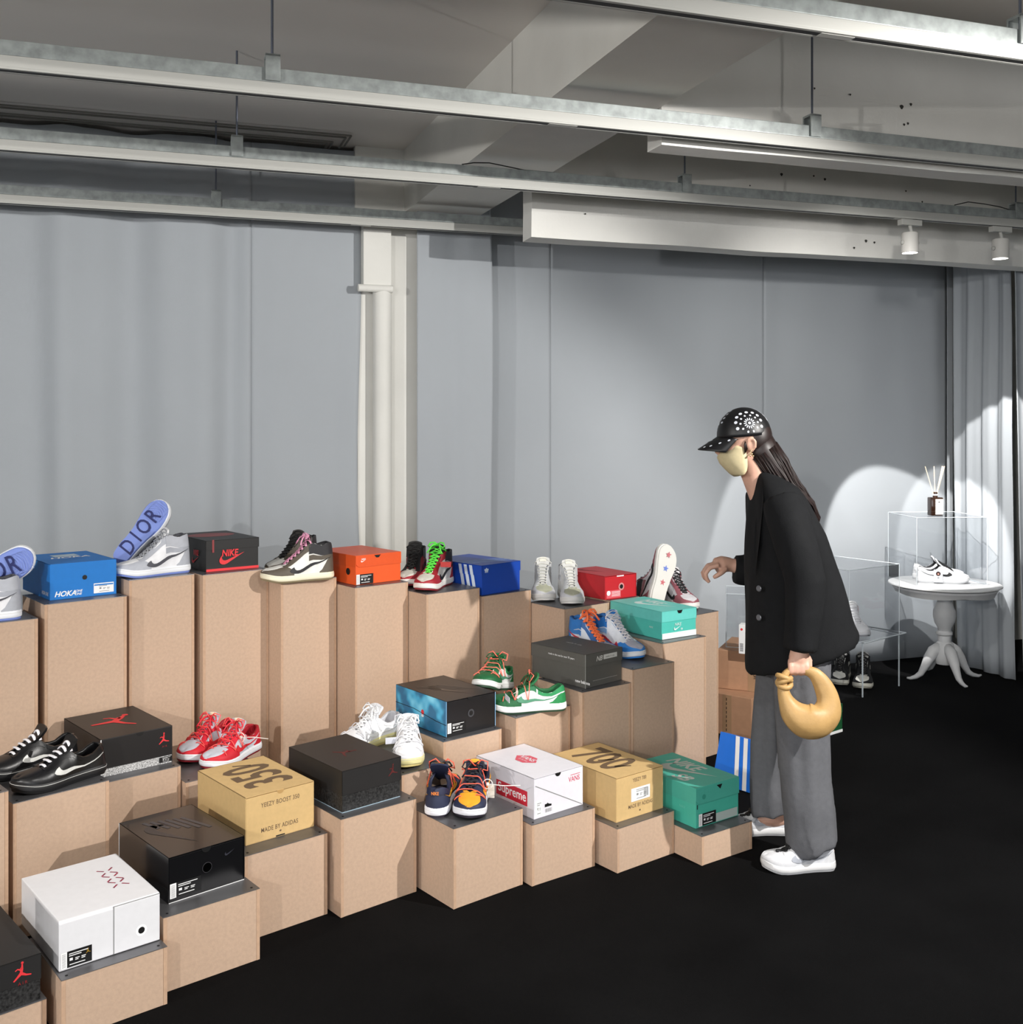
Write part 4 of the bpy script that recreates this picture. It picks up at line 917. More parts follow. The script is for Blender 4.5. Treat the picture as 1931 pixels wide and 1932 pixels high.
out = nt.nodes.new('ShaderNodeOutputMaterial'); mx = nt.nodes.new('ShaderNodeMixShader'); tr = nt.nodes.new('ShaderNodeBsdfTransparent'); gl = nt.nodes.new('ShaderNodeBsdfGlossy'); fr = nt.nodes.new('ShaderNodeLayerWeight'); fm = nt.nodes.new('ShaderNodeMath'); fm.operation = 'POWER'; fm.inputs[1].default_value = 4; fa = nt.nodes.new('ShaderNodeMath'); fa.operation = 'MULTIPLY_ADD'; fa.inputs[1].default_value = .45; fa.inputs[2].default_value = .035
tr.inputs[0].default_value = (.97, .975, .98, 1); gl.inputs['Roughness'].default_value = .03
nt.links.new(fr.outputs['Facing'], fm.inputs[0]); nt.links.new(fm.outputs[0], fa.inputs[0]); nt.links.new(fa.outputs[0], mx.inputs[0]); nt.links.new(tr.outputs[0], mx.inputs[1]); nt.links.new(gl.outputs[0], mx.inputs[2]); nt.links.new(mx.outputs[0], out.inputs[0])
edge = mat('acrylic_edge', '#d5dee4', .2)
def acrylic_case(label, loc, rz, w_, d, h, bottom=False, th=.005):
    t = thing('acrylic_case', label, 'display case', loc, rz)
    for nm, b in (('front_pane', (0, w_, 0, th, 0, h-th)), ('back_pane', (0, w_, d-th, d, 0, h-th)), ('left_pane', (0, th, th, d-th, 0, h-th)), ('right_pane', (w_-th, w_, th, d-th, 0, h-th)), ('top_pane', (0, w_, 0, d, h-th, h))):
        obj(nm, Geo().box(*b), acr, t)
    e = .0016
    for (a, b) in (((0, 0, h), (w_, 0, h)), ((0, d, h), (w_, d, h)), ((0, 0, h), (0, d, h)), ((w_, 0, h), (w_, d, h)), ((0, 0, 0), (0, 0, h)), ((w_, 0, 0), (w_, 0, h)), ((0, d, 0), (0, d, h)), ((w_, d, 0), (w_, d, h)), ((0, 0, .001), (w_, 0, .001)), ((w_, 0, .001), (w_, d, .001))):
        obj('polished_edge', Geo().tube([a, b], e, 4), edge, t)
    return t
acrylic_case('clear acrylic case on the white pedestal table', (2.335, 5.985, .568), math.radians(4), .42, .38, .392)
acrylic_case('clear acrylic case standing on the low acrylic riser', (1.826, 5.62, .307), math.radians(36), .46, .43, .40)
acrylic_case('clear acrylic case on the upper brown carton, left of the visitor', (1.065, 5.16, .392), math.radians(-12), .26, .26, .265)
t = thing('acrylic_riser', 'low clear acrylic riser over the black and white high-tops', 'riser', (1.927, 5.70, 0), math.radians(40))
obj('shelf', Geo().box(-.02, .42, -.02, .40, .299, .306), acr, t)
for (x, y) in ((0, 0), (.38, 0), (0, .37), (.38, .37)): obj('leg', Geo().box(x, x+.006, y, y+.006, 0, .299), edge, t)
obj('side_pane', Geo().box(.0, .004, .006, .37, 0, .299), acr, t); obj('shelf_edge', Geo().tube([(-.02, -.02, .303), (.42, -.02, .303)], .0035, 4), edge, t); obj('shelf_edge', Geo().tube([(.42, -.02, .303), (.42, .40, .303)], .0035, 4), edge, t)
# diffuser bottle
t = thing('reed_diffuser', 'dark brown reed diffuser bottle on top of the acrylic case', 'bottle', (2.50, 6.13, .9602), math.radians(6))
amber = mat('amber_glass', '#2b1a12', .12, 0, coat=.5); reed = mat('reed', '#d9c3a8', .8)
obj('bottle_body', Geo().box(-.037, .037, -.026, .026, 0, .108, 0, .007), amber, t, True)
obj('neck', Geo().lathe([(0, .104), (.016, .106), (.014, .112), (.014, .120), (.0, .120)], n=20), amber, t, True)
obj('collar', Geo().lathe([(0, .119), (.0155, .119), (.0155, .127), (0, .127)], n=20), white_m, t, True); obj('cap_ring', Geo().lathe([(0, .1265), (.013, .1265), (.013, .139), (0, .139)], n=20), amber, t, True)
k = obj('label', Geo().box(-.012, .034, -.0272, -.0262, .008, .098), mat('label_white', '#e6e2dc', .6), t)
obj('label_print', Geo().box(.004, .016, -.0276, -.0272, .078, .084).box(.002, .018, -.0276, -.0272, .050, .052).box(.006, .014, -.0276, -.0272, .025, .028), black_m, k)
for (dx, dy) in ((-.062, .0), (-.002, .01), (.045, -.01), (.052, .015), (.058, .0)):
    obj('reed', Geo().tube([(dx*.1, dy*.1, .11), (dx, dy, .29)], .0026, 6), reed, t)
# shoes on display at right
t = b_('white low trainer with black laces and hang tag inside the table case', S['white_low_black'], (2.395, 6.145, .568), -11)
hang_tag(t, (.10, -.056, .085), .002, .075, mat('clear_tag', '#d9dbe0', .4)); 
o = obj('tag_card', Geo().box(.085, .135, -.0600, -.0590, .008, .082, 0, .0003), mat('tag_film', '#dfe1e6', .3), t); obj('tag_logo', Geo().add([(.110+a, -.0606, .058+b) for a, b in circ(.013)[0]], [tuple(range(24))]), mat('tag_brown', '#3a1f18'), o); obj('tag_logo_centre', Geo().add([(.110+a, -.0609, .056+b) for a, b in circ(.005)[0]], [tuple(range(24))]), mat('tag_pink', '#d9a08f'), o)
g2 = text2d('AIR', .008, .9, .02); obj('tag_print', Geo().add([(.110+a, -.0607, .034+b) for a, b in g2[0]], g2[1]), black_m, o)
b_('white low trainer with black laces, rear one inside the table case', S['white_low_black'], (2.425, 6.275, .568), -8, flip=-1)
b_('black and white high-top under the riser, right one', S['black_white_high'], at_toe(1.975, 5.86, 0, 250), 250)
b_('black and white high-top under the riser, left one beside the visitor', S['black_white_high'], at_toe(1.87, 5.94, 0, 246), 246, flip=-1)
b_('white high-top with red lining inside the case on the riser, right one', S['white_red_high'], at_toe(1.965, 5.78, .307, 275), 275)
b_('white high-top with red lining in the riser case, left one', S['white_red_high'], at_toe(1.852, 5.80, .307, 275), 275, flip=-1)
# cartons
kraft = mat('kraft_carton', '#b58a6b', .8, 0, 30, .06, .1, 200)
def carton(label, x, y, z, rz, w_, d, h, txt=None):
    t = thing('carton', label, 'carton', (x, y, z), math.radians(rz))
    obj('carton_body', Geo().box(0, w_, 0, d, .0, h, 0, .003), kraft, t)
    obj('packing_tape', Geo().box(w_*.42, w_*.60, -.0006, 0, 0, h-.002, 0), mat('tape', '#a98768', .25, coat=.3), t); obj('top_flap_line', Geo().box(0, w_, d*.5-.001, d*.5+.001, h, h+.0006), mat('kraft_dark', '#5d4330'), t)
    return t
t = carton('upper brown carton with taped side, stacked under the acrylic case', 1.015, 5.13, .197, -24, .36, .34, .190)
V, Fc = text2d('FRAGILE', .022, .8, .02); obj('lettering', Geo().add([(.185+b, -.0010, .095+a) for a, b in V], [f[::-1] for f in Fc]), black_m, t)
V, Fc = text2d('LOT 25', .022, .8, .02); obj('lettering', Geo().add([(.11+a, .10+b, .1908) for a, b in V], Fc), black_m, t)
t = carton('lower brown carton on the floor behind the blue box lid', .935, 5.09, 0, -38, .26, .36, .196)
V, Fc = text2d('Kids', .030, .8, .02); obj('lettering', Geo().add([(.2606, .06+a, .155+b) for a, b in V], Fc), black_m, t)
for k in range(8): obj('print_dash', Geo().box(.128, .131, -.0012, -.0006, .02+.021*k, .033+.021*k), black_m, t)
# blue lid leaning, green box, white box on the carton
t = thing('box_lid', 'bright blue box lid with three white stripes leaning beside the visitor\'s legs', 'box lid', (.842, 4.352, .004), math.radians(-47))
t.rotation_euler = (math.radians(-16), 0, math.radians(-48))
bl = mat('lid_blue', '#1070dd', .5, 0, 30, .03)
obj('lid_face', Geo().box(0, .255, 0, .002, 0, .205), bl, t); obj('lid_rim', Geo().box(0, .255, .002, .035, 0, .002).box(0, .255, .002, .035, .203, .205).box(0, .002, .002, .035, .002, .203).box(.253, .255, .002, .035, .002, .203), bl, t)
for k in range(3): obj('stripe', Geo().add([(x, -.0006, z) for x, z in ((.108+.040*k, .001), (.128+.040*k, .001), (.098+.040*k, .2045), (.078+.040*k, .2045))], [(0, 1, 2, 3)]), white_m, t)
t = thing('shoe_box', 'dark green box with pale flap on the carpet, seen behind the handbag', 'shoe box', (1.44, 4.93, 0), math.radians(38))
gm = mat('green_card', '#14522c', .5)
obj('base', Geo().box(.001, .22, .001, .20, .001, .135), gm, t); obj('lid', Geo().box(0, .222, 0, .202, .095, .138, 0, .001), gm, t); obj('white_band', Geo().box(.001, .221, -.0006, .0012, .001, .014), white_m, t)
obj('pale_flap', Geo().prism([(.05, .139), (.05, .115)]+[(.11+.06*math.cos(q), .115-.055*math.sin(q)) for q in [math.pi-math.pi*k/12 for k in range(13)]]+[(.17, .139)], lambda a, b: (a, -.0008, b), lambda a, b: (a, -.002, b)), mat('flap_grey', '#b4b3b2'), t)
V, Fc = mv(SWOOSH, s=.03); obj('printing', Geo().add([(.178+a, -.0008, .055+b) for a, b in V], Fc), white_m, t)
t = thing('shoe_box', 'narrow white box with barcode standing on the brown carton', 'shoe box', (1.100, 5.03, .389), math.radians(-24))
obj('card_body', Geo().box(0, .12, 0, .06, 0, .14, 0, .002), white_m, t); obj('barcode', Geo().add([p for k in range(8) for p in ((.006, -.0006, .012+.005*k), (.022, -.0006, .012+.005*k), (.022, -.0006, .0145+.005*k), (.006, -.0006, .0145+.005*k))], [tuple(range(4*k, 4*k+4)) for k in range(8)]), black_m, t); obj('red_mark', Geo().add([(.014+a, -.0006, .118+b) for a, b in circ(.006)[0]], [tuple(range(24))]), red_m, t)
# ------------------------------------------------------------------ the visitor
skin = mat('skin', '#d3a691', .5, 0, 40, .05); nt = skin.node_tree; nt.nodes['Principled BSDF'].inputs['Subsurface Weight'].default_value = .08; nt.nodes['Principled BSDF'].inputs['Subsurface Radius'].default_value = (.01, .004, .002)
def remeshed(name, geo, m, parent, vox, smooth_it=6, tex=None, label=None):
    me = geo.mesh(name); o = bpy.data.objects.new(name, me); C.objects.link(o); me.materials.append(m); o.parent = parent
    r = o.modifiers.new('remesh', 'REMESH'); r.mode = 'VOXEL'; r.voxel_size = vox; r.use_smooth_shade = True
    if smooth_it:
        q = o.modifiers.new('smooth', 'SMOOTH'); q.iterations = smooth_it; q.factor = .6
    dg = bpy.context.evaluated_depsgraph_get(); dg.update(); new = bpy.data.meshes.new_from_object(o.evaluated_get(dg)); o.modifiers.clear(); o.data = new; new.name = name
    if tex:
        for v in new.vertices: v.co = Vector(tex(v.co, v.normal))
    new.polygons.foreach_set('use_smooth', [True]*len(new.polygons))
    if not new.materials: new.materials.append(m)
    if label: o['label'] = label
    return o
ORG = Vector((.97, 3.60, 0))
pr = thing('person', 'person in black blazer, grey trousers, patterned cap and mask leaning over the display', 'person', tuple(ORG))
def L(*P): return [tuple(Vector(p)-ORG) for p in P]
def l1(p): return tuple(Vector(p)-ORG)
g = Geo()
# skull, face, jaw, neck
g.ball(l1((.806, 3.60, 1.462)), (.086, .072, .086), nu=24, nv=16)
g.ball(l1((.786, 3.60, 1.415)), (.062, .060, .085), Matrix.Rotation(.28, 4, 'Y').to_euler(), nu=24, nv=16)
g.ball(l1((.785, 3.60, 1.365)), (.045, .046, .040), nu=18, nv=12)
g.tube(L((.728, 3.60, 1.432), (.716, 3.60, 1.402), (.730, 3.60, 1.392)), [.010, .013, .010], 10)            # nose
g.ball(l1((.745, 3.575, 1.430)), (.012, .014, .010), nu=10, nv=8).ball(l1((.745, 3.625, 1.430)), (.012, .014, .010), nu=10, nv=8)   # brows
g.ball(l1((.738, 3.60, 1.372)), (.013, .022, .008), nu=12, nv=8)                                                # mouth
g.tube(L((.820, 3.60, 1.40), (.845, 3.60, 1.33), (.885, 3.60, 1.25)), [.054, .050, .060], 20)
for sy in (-1, 1):                                                                                               # ears
    y = 3.60+sy*.066
    g.tube(L((.816, y, 1.405), (.826, y+sy*.012, 1.422), (.826, y+sy*.016, 1.442), (.814, y+sy*.014, 1.454), (.802, y+sy*.010, 1.447), (.802, y+sy*.006, 1.427)), .0055, 8)
    g.ball(l1((.811, y+sy*.004, 1.430)), (.013, .008, .024), nu=12, nv=8)
# torso and legs
g.tube(L((.885, 3.60, 1.27), (.920, 3.60, 1.18), (.945, 3.60, 1.05), (.965, 3.60, .92), (.975, 3.60, .84)), [.055, .080, .088, .092, .085], 20)
g.tube(L((.985, 3.54, .84), (.985, 3.52, .60), (.99, 3.52, .44), (1.015, 3.52, .25), (1.045, 3.52, .09)), [.070, .060, .044, .036, .030], 16)
g.tube(L((.970, 3.66, .84), (.968, 3.70, .60), (.965, 3.74, .45), (.965, 3.77, .26), (.965, 3.79, .10)), [.070, .060, .044, .036, .030], 16)
g.ball(l1((1.02, 3.52, .055)), (.075, .035, .035), nu=14, nv=8).ball(l1((.955, 3.80, .062)), (.075, .035, .035), nu=14, nv=8)
# arms
g.tube(L((.905, 3.48, 1.225), (.935, 3.40, 1.08), (.955, 3.385, .98), (.950, 3.38, .86), (.940, 3.38, .765)), [.050, .043, .036, .033, .024], 14)
g.tube(L((.90, 3.74, 1.225), (.925, 3.78, 1.10), (.935, 3.79, .995), (.86, 3.795, .975), (.795, 3.80, .985)), [.050, .043, .036, .032, .024], 14)
# near hand: fist round the bag handle
g.tube(L((.940, 3.38, .775), (.936, 3.38, .752), (.932, 3.38, .730)), [.026, .031, .031], 14, flat=1.0)
for k in range(4):
    x = .902+.0175*k; ln = (.90, 1, 1, .86)[k]
    g.tube(L((x+.004, 3.372, .735), (x, 3.356, .716), (x, 3.354, .700), (x+.002, 3.368, .692-.002*ln), (x+.003, 3.384, .700)), [.0105, .0098, .0092, .0085, .0075], 10)
g.tube(L((.960, 3.385, .748), (.972, 3.385, .728), (.968, 3.372, .712), (.952, 3.358, .708)), [.011, .010, .0095, .008], 10)
# far hand: reaching forward, fingers curled down
g.tube(L((.800, 3.80, .986), (.770, 3.798, .988), (.745, 3.795, .982)), [.026, .031, .029], 14, flat=1.0)
for k in range(4):
    y = 3.765+.019*k; dz = (.002, .006, .004, -.003)[k]; ln = (.9, 1.05, 1, .82)[k]
    g.tube([tuple(Vector(p)-ORG) for p in ((.752, y, .986+dz), (.724-.006*ln, y-.002, .978+dz), (.706-.004*ln, y-.003, .955+dz), (.708, y-.002, .937), (.718, y, .926))], [.0105, .0098, .009, .0084, .0074], 10)
g.tube(L((.778, 3.770, .976), (.758, 3.756, .962), (.742, 3.754, .952), (.730, 3.760, .944)), [.012, .0105, .0095, .008], 10)
remeshed('body', g, skin, pr, .005, 2)
# eyes (mostly hidden under the brim)
for sy in (-1, 1):
    o = obj('eye', Geo().ball(l1((.742, 3.60+sy*.026, 1.419)), (.009, .012, .008), nu=12, nv=8), mat('eye_white', '#efece8', .2), pr, 'all')
    obj('iris', Geo().ball(l1((.7345, 3.60+sy*.026, 1.417)), (.003, .005, .005), nu=10, nv=6), mat('iris', '#20140f', .2), o, 'all')
# mask
g = Geo(); rows = []
mc = [(.750, 1.434), (.734, 1.420), (.718, 1.402), (.712, 1.384), (.720, 1.364), (.738, 1.344), (.756, 1.327), (.770, 1.318)]
ms = [(.786, 1.420), (.793, 1.412), (.799, 1.400), (.802, 1.386), (.803, 1.370), (.803, 1.356), (.801, 1.342), (.794, 1.330)]
for (xc, zc), (xs_, zs_) in zip(mc, ms):
    r = []
    for j in range(17):
        q = j/8-1; k = abs(q)**1.7; r.append(l1((xc+(xs_-xc)*k, 3.60+.067*math.sin(q*math.pi/2), zc+(zs_-zc)*k)))
    rows.append(r)
g.grid(rows); o = obj('face_mask', g, mat('mask_cream', '#cbbd96', .8, 0, 90, .05), pr, 'all'); md = o.modifiers.new('t', 'SOLIDIFY'); md.thickness = .003
for sy in (-1, 1): obj('ear_loop', Geo().tube(L((.798, 3.60+sy*.064, 1.385), (.812, 3.60+sy*.072, 1.405), (.826, 3.60+sy*.080, 1.432)), .0016, 6), mat('mask_cream', ''), pr, 'all')
# cap
capm = mat('cap_black', '#111114', .45, 0, 50, .2); cw = mat('cap_white', '#cfd3dc', .5)
CC = Vector((.806, 3.60, 1.460)); CR = (.0935, .083, .098)
tilt = Matrix.Rotation(-.10, 3, 'Y')
def cap_pt(th, ph, o=0): return tuple(CC+tilt @ Vector(((CR[0]+o)*math.sin(th)*math.cos(ph), (CR[1]+o)*math.sin(th)*math.sin(ph), (CR[2]+o)*math.cos(th)))-ORG)
capo = obj('cap', Geo().rings([[cap_pt(max(.02, math.pi*.505*i/14), 2*math.pi*j/40) for j in range(40)] for i in range(15)], True), capm, pr, 'all')
rows = []
for i in range(9):
    f = i/8; rows.append([])
    for j in range(13):
        q = (j/12-.5)*2; a = q*1.12
        b0 = Vector((-.091*math.cos(a), .082*math.sin(a), .006)); ext = .074*math.cos(a*.9)**.8*f
        p = b0+Vector((-ext, 0, -.50*ext-.020*(q*q)*f-.012*q*q)); rows[-1].append(tuple(CC+tilt @ p-ORG))
o = obj('cap_brim', Geo().grid(rows), capm, pr, 'all'); md = o.modifiers.new('t', 'SOLIDIFY'); md.thickness = .004
cap_n = 0
def dot_on_cap(th, ph, sx, sy, rot=0, o=.0012):
    # small patch on the dome centred on (th, ph); size in metres
    R_ = .095; P_ = []
    for k in range(8):
        a = 2*math.pi*k/8+.39; x = sx*math.cos(a); y = sy*math.sin(a); X = x*math.cos(rot)-y*math.sin(rot); Y = x*math.sin(rot)+y*math.cos(rot)
        P_.append(cap_pt(th-Y/R_, ph+X/(R_*max(.3, math.sin(th))), o))
    return P_
g = Geo()
for side in (-1, 1):
    c_th, c_ph = 1.12, side*1.50
    def add(dx, dy, sx, sy, rot=0):
        P_ = dot_on_cap(c_th-1.4*dy/.095, c_ph+1.4*dx/(.095*math.sin(max(.25, c_th-1.4*dy/.095))), sx*1.35, sy*1.35, rot); g.add(P_, [tuple(range(8))])
    for k in range(14): a = 2*math.pi*k/14; add(.0105*math.cos(a), .0105*math.sin(a), .0042, .0014, a)
    add(0, 0, .0038, .0038)
    for k in range(10): a = 2*math.pi*k/10; add(.022*math.cos(a), .022*math.sin(a), .0030, .0026, a)
    for k in range(9): a = -.35+(math.pi+.7)*k/8; add(.033*math.cos(a), .033*math.sin(a), .0046, .0042, 0)
for k in range(26):
    a = k*.72; th = .35+.030*k; ph = a*1.9
    g.add(dot_on_cap(th, math.pi*.12*math.sin(k*2.1)+(0 if k % 2 else math.pi), .005+.002*(k % 3), .0038, k), [tuple(range(8))])
cp = obj('cap_print', g, cw, capo); cp['kind'] = 'stuff'
g = Geo()
for (i, j) in ((4, 2), (6, 3), (3, 5), (6, 6), (4, 8), (6, 9), (2, 1), (5, 11), (7, 4)):
    c = Vector(rows[i][j])+Vector((0, 0, .0034)); e1 = (Vector(rows[i+1][j])-Vector(rows[i-1][j])).normalized()*.0045; e2 = (Vector(rows[i][j+1])-Vector(rows[i][j-1])).normalized()*.0040
    g.add([tuple(c+e1*math.cos(2*math.pi*k/8)+e2*math.sin(2*math.pi*k/8)) for k in range(8)], [tuple(range(8))])
cp = obj('brim_print', g, cw, capo); cp['kind'] = 'stuff'
# hair
hair = mat('hair', '#1f110f', .48, 0, 60, .3)
g = Geo()
HP = [((.838, 3.60, 1.452), .058, .070), ((.862, 3.60, 1.405), .062, .070), ((.905, 3.60, 1.345), .058, .068), ((.945, 3.60, 1.290), .046, .062), ((.985, 3.60, 1.250), .036, .056), ((1.020, 3.60, 1.212), .028, .046), ((1.048, 3.60, 1.170), .018, .030), ((1.055, 3.60, 1.140), .006, .010)]
rs = []
for i, (c, r1, r2) in enumerate(HP):
    a = Vector(HP[max(0, i-1)][0]); b2 = Vector(HP[min(len(HP)-1, i+1)][0]); t_ = (b2-a).normalized(); u_ = Vector((0, 1, 0)); v_ = t_.cross(u_)
    rs.append([tuple(Vector(c)+u_*r2*math.cos(q)+v_*r1*math.sin(q)*(1+.04*math.sin(9*q))-ORG) for q in [2*math.pi*j/36 for j in range(36)]])
hobj = obj('hair', Geo().rings(rs).ball(l1((.838, 3.60, 1.452)), (.064, .0755, .080), nu=28, nv=16), hair, pr, 'all'); random.seed(3)
g = Geo()
for k in range(110):
    q = random.uniform(0, 2*math.pi); P_ = []; w0 = random.uniform(0, 6)
    for i, (c, r1, r2) in enumerate(HP):
        if i == 0: continue
        a = Vector(HP[max(0, i-1)][0]); b2 = Vector(HP[min(len(HP)-1, i+1)][0]); t_ = (b2-a).normalized(); v_ = t_.cross(Vector((0, 1, 0))); s_ = 1.0+.09*math.sin(w0+i*1.9)*(i/3)
        qq = q+.12*math.sin(w0+i); P_.append(tuple(Vector(c)+Vector((0, 1, 0))*r2*math.cos(qq)*s_+v_*r1*math.sin(qq)*s_-ORG))
    g.tube(P_, [.0028]*(len(P_)-1)+[.0008], 4)
o = obj('hair_strands', g, hair, hobj, 'all'); o['kind'] = 'stuff'
g = Geo()
for k in range(8): g.tube(L((.818-.003*k, 3.60-.068, 1.445), (.806-.002*k, 3.60-.071, 1.428), (.800-.001*k, 3.60-.069, 1.412-.002*k)), [.004, .003, .001], 5)
o = obj('side_lock', g, hair, hobj, 'all')
obj('earring', Geo().ball(l1((.815, 3.524, 1.398)), .0042, nu=10, nv=8).ball(l1((.820, 3.523, 1.391)), .0036, nu=10, nv=8).ball(l1((.809, 3.524, 1.392)), .0034, nu=10, nv=8), mat('gold_metal', '#e6d3a0', .2, 1), pr, 'all')
# blazer
blz = mat('blazer_black', '#17181a', .85, 0, 30, .1, .3, 400, spec=.2)
def ring(z, x0, x1, hy, yc=3.60, n=40, slope=0, p=2.4):
    r = []
    for j in range(n):
        q = 2*math.pi*j/n; c, s_ = math.cos(q), math.sin(q); ex = abs(c)**(2/p)*(1 if c >= 0 else -1); ey = abs(s_)**(2/p)*(1 if s_ >= 0 else -1)
        x = (x0+x1)/2+(x1-x0)/2*ex
        r.append(l1((x, yc+hy*ey, z+slope*(x-(x0+x1)/2))))
    return r
g = Geo()
g.rings([ring(1.335, .838, .905, .058), ring(1.315, .836, .930, .085), ring(1.285, .832, .972, .140), ring(1.25, .829, 1.000, .165), ring(1.20, .826, 1.030, .170), ring(1.13, .822, 1.072, .170),
         ring(1.0, .817, 1.118, .170), ring(.90, .814, 1.155, .172), ring(.80, .812, 1.180, .176, slope=.10), ring(.735, .812, 1.196, .178, slope=.30), ring(.700, .816, 1.196, .176, slope=.34)])
sl1 = [(.905, 3.47, 1.245), (.915, 3.43, 1.19), (.935, 3.395, 1.09), (.955, 3.380, .99), (.950, 3.378, .88), (.940, 3.380, .768)]
gs = Geo().tube(L(*sl1), [.062, .070, .068, .064, .060, .054], 24)
sl2 = [(.905, 3.745, 1.255), (.925, 3.785, 1.13), (.935, 3.80, 1.00), (.895, 3.80, .965), (.855, 3.80, .965), (.812, 3.80, .968)]
g.tube(L(*sl2), [.066, .068, .066, .062, .059, .056], 20)
def folds(co, nr):
    w = co+ORG; f = noise.noise(Vector((w.x*9, w.y*9, w.z*3.2)))*.010+noise.noise(Vector((w.x*20, w.y*20, w.z*7)))*.003
    return co+nr*f
bl_o = remeshed('blazer', g, blz, pr, .010, 4, folds)
remeshed('sleeve', gs, blz, bl_o, .009, 1, folds)
for (x, z) in ((.828, .950), (.828, .853)):
    o = obj('button', Geo().lathe([(0, 0), (.009, 0), (.0105, .002), (.008, .004), (0, .0035)], n=20), mat('button_grey', '#6f7177', .3, .3), bl_o, True, l1((x, 3.474, z)), (math.radians(90), 0, math.radians(-50)))
obj('lapel', Geo().add(L((.850, 3.520, 1.318), (.842, 3.470, 1.250), (.828, 3.475, 1.10), (.822, 3.515, .98), (.824, 3.53, 1.10), (.838, 3.54, 1.25)), [(0, 1, 2, 3, 4, 5)]), blz, bl_o)
# trousers
trm = mat('trousers_grey', '#66676b', .9, 0, 60, .06, .3, 300, spec=.15)
g = Geo()
g.rings([ring(.86, .90, 1.08, .15), ring(.76, .885, 1.095, .16), ring(.70, .875, 1.10, .155)])
near = [(.80, .985, .105, .085, 3.53), (.66, .985, .100, .085, 3.52), (.50, .982, .094, .08, 3.515), (.34, .990, .094, .078, 3.515), (.20, 1.010, .090, .076, 3.515), (.10, 1.022, .084, .072, 3.515), (.062, 1.026, .080, .070, 3.515)]
far = [(.80, .965, .095, .085, 3.67), (.66, .962, .090, .082, 3.70), (.50, .958, .085, .08, 3.74), (.34, .956, .083, .078, 3.77), (.22, .955, .078, .074, 3.785), (.125, .953, .078, .070, 3.79), (.080, .955, .078, .068, 3.79)]
for T2 in (near, far):
    g.rings([[l1((cx2+rx*math.cos(q), cy2+ry*math.sin(q), z+((.035 if T2 is near else .012)*math.cos(q+.2)*(z < .13)))) for q in [2*math.pi*j/32 for j in range(32)]] for z, cx2, rx, ry, cy2 in T2])
def pleats(co, nr):
    w = co+ORG; f = .012*noise.noise(Vector((w.x*13, w.y*9, w.z*1.6)))+.014*noise.noise(Vector((w.x*6, w.y*6, w.z*7)))*smoothstep(.45, .12, w.z)+.004*math.sin(w.x*95+w.z*4)*smoothstep(.85, .5, w.z)
    return co+nr*f
remeshed('trousers', g, trm, pr, .009, 3, pleats)
# shoes of the visitor (worn)
for (lab, loc, hd, fl) in (('near white trainer', (1.092, 3.515, 0), 183, 1), ('far white trainer', (1.040, 3.812, .002), 181, -1)):
    root = None
    for nm, g, m, sm, sub in sorted(S['visitor_shoe'], key=lambda p: p[0] != 'midsole'):
        o = obj(nm if root else 'trainer', g, m or [], root or pr, sm)
        if root is None:
            root = o; o.location = l1(loc); o.rotation_euler = (0, 0, math.radians(hd)); o.scale = (.9, fl*.93, .97)
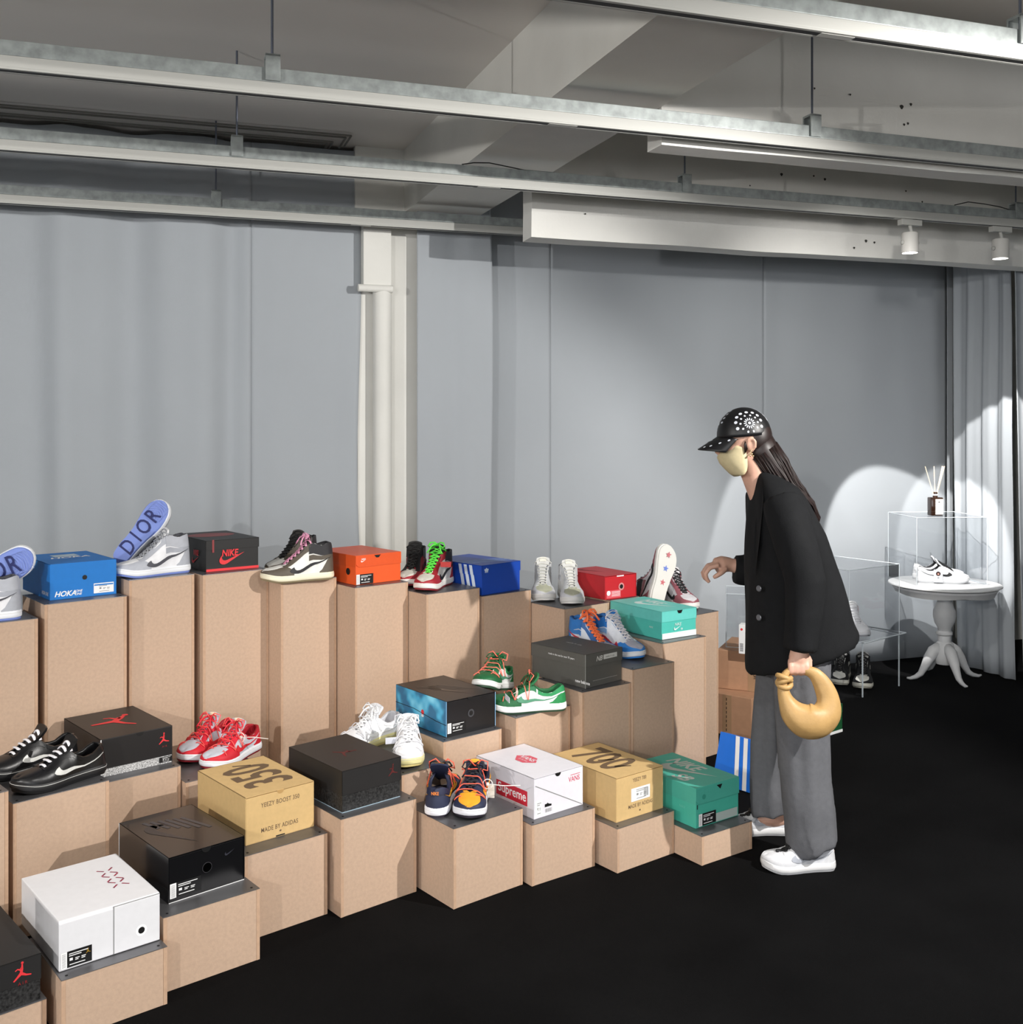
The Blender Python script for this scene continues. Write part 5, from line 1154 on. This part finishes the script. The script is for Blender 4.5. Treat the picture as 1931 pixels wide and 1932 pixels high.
# ------------------------------------------------------------------ handbag
bagm = mat('bag_leather', '#bb965f', .5, 0, 25, .10); nt = bagm.node_tree; b = nt.nodes['Principled BSDF']
ck = nt.nodes.new('ShaderNodeTexChecker'); ck.inputs['Scale'].default_value = 90; tc = nt.nodes.new('ShaderNodeTexCoord'); mp = nt.nodes.new('ShaderNodeMapping'); mp.inputs['Rotation'].default_value = (0, .78, .3)
bp = nt.nodes.new('ShaderNodeBump'); bp.inputs['Strength'].default_value = .5; bp.inputs['Distance'].default_value = .002
nt.links.new(tc.outputs['Object'], mp.inputs['Vector']); nt.links.new(mp.outputs[0], ck.inputs['Vector']); nt.links.new(ck.outputs['Fac'], bp.inputs['Height']); nt.links.new(bp.outputs[0], b.inputs['Normal'])
BO = Vector((.95, 3.335, .60))
bag = thing('handbag', 'small woven tan leather handbag with knotted handle hanging from the visitor\'s hand', 'handbag', tuple(BO))
def B(*P): return [tuple(Vector(p)-BO) for p in P]
BP = [((.925, 3.365, .708), .010, .012), ((.952, 3.360, .704), .014, .013), ((.982, 3.355, .690), .022, .015), ((1.006, 3.350, .655), .030, .019), ((1.020, 3.345, .612), .036, .024), ((1.012, 3.340, .572), .048, .034), ((.980, 3.335, .548), .055, .040), ((.940, 3.335, .548), .054, .040), ((.906, 3.340, .572), .042, .034), ((.884, 3.345, .610), .025, .022), ((.876, 3.350, .645), .018, .018), ((.878, 3.355, .675), .015, .015), ((.894, 3.360, .700), .010, .012)]
N = len(BP); pts = []
def cr(a, b2, c, d, t): return .5*((2*b2)+(-a+c)*t+(2*a-5*b2+4*c-d)*t*t+(-a+3*b2-3*c+d)*t**3)
for i in range(N):
    for k in range(5):
        t = k/5; Q = [BP[(i+m) % N] for m in (-1, 0, 1, 2)]
        pts.append((Vector([cr(*[q[0][m] for q in Q], t) for m in range(3)])-BO, cr(*[q[1] for q in Q], t), cr(*[q[2] for q in Q], t)))
rs = []; M_ = len(pts)
for i in range(M_):
    t_ = (pts[(i+1) % M_][0]-pts[i-1][0]).normalized(); u_ = Vector((0, 1, 0)); v_ = t_.cross(u_).normalized()
    rs.append([tuple(pts[i][0]+u_*pts[i][2]*math.cos(q)+v_*pts[i][1]*math.sin(q)*(1+.05*math.sin(7*q))) for q in [2*math.pi*j/24 for j in range(24)]])
obj('bag_body', Geo().rings(rs, False, True), bagm, bag, 'all')
g = Geo(); kc = Vector((.880, 3.353, .672))-BO
for k in range(3):
    g.tube([tuple(kc+Vector((.021*math.cos(q), .019*math.sin(q), .010*math.sin(q*1+k*2.1)+(.009*(k-1))))) for q in [2*math.pi*j/16 for j in range(16)]], .0085, 8, True)
obj('handle_knot', g, bagm, bag, 'all');
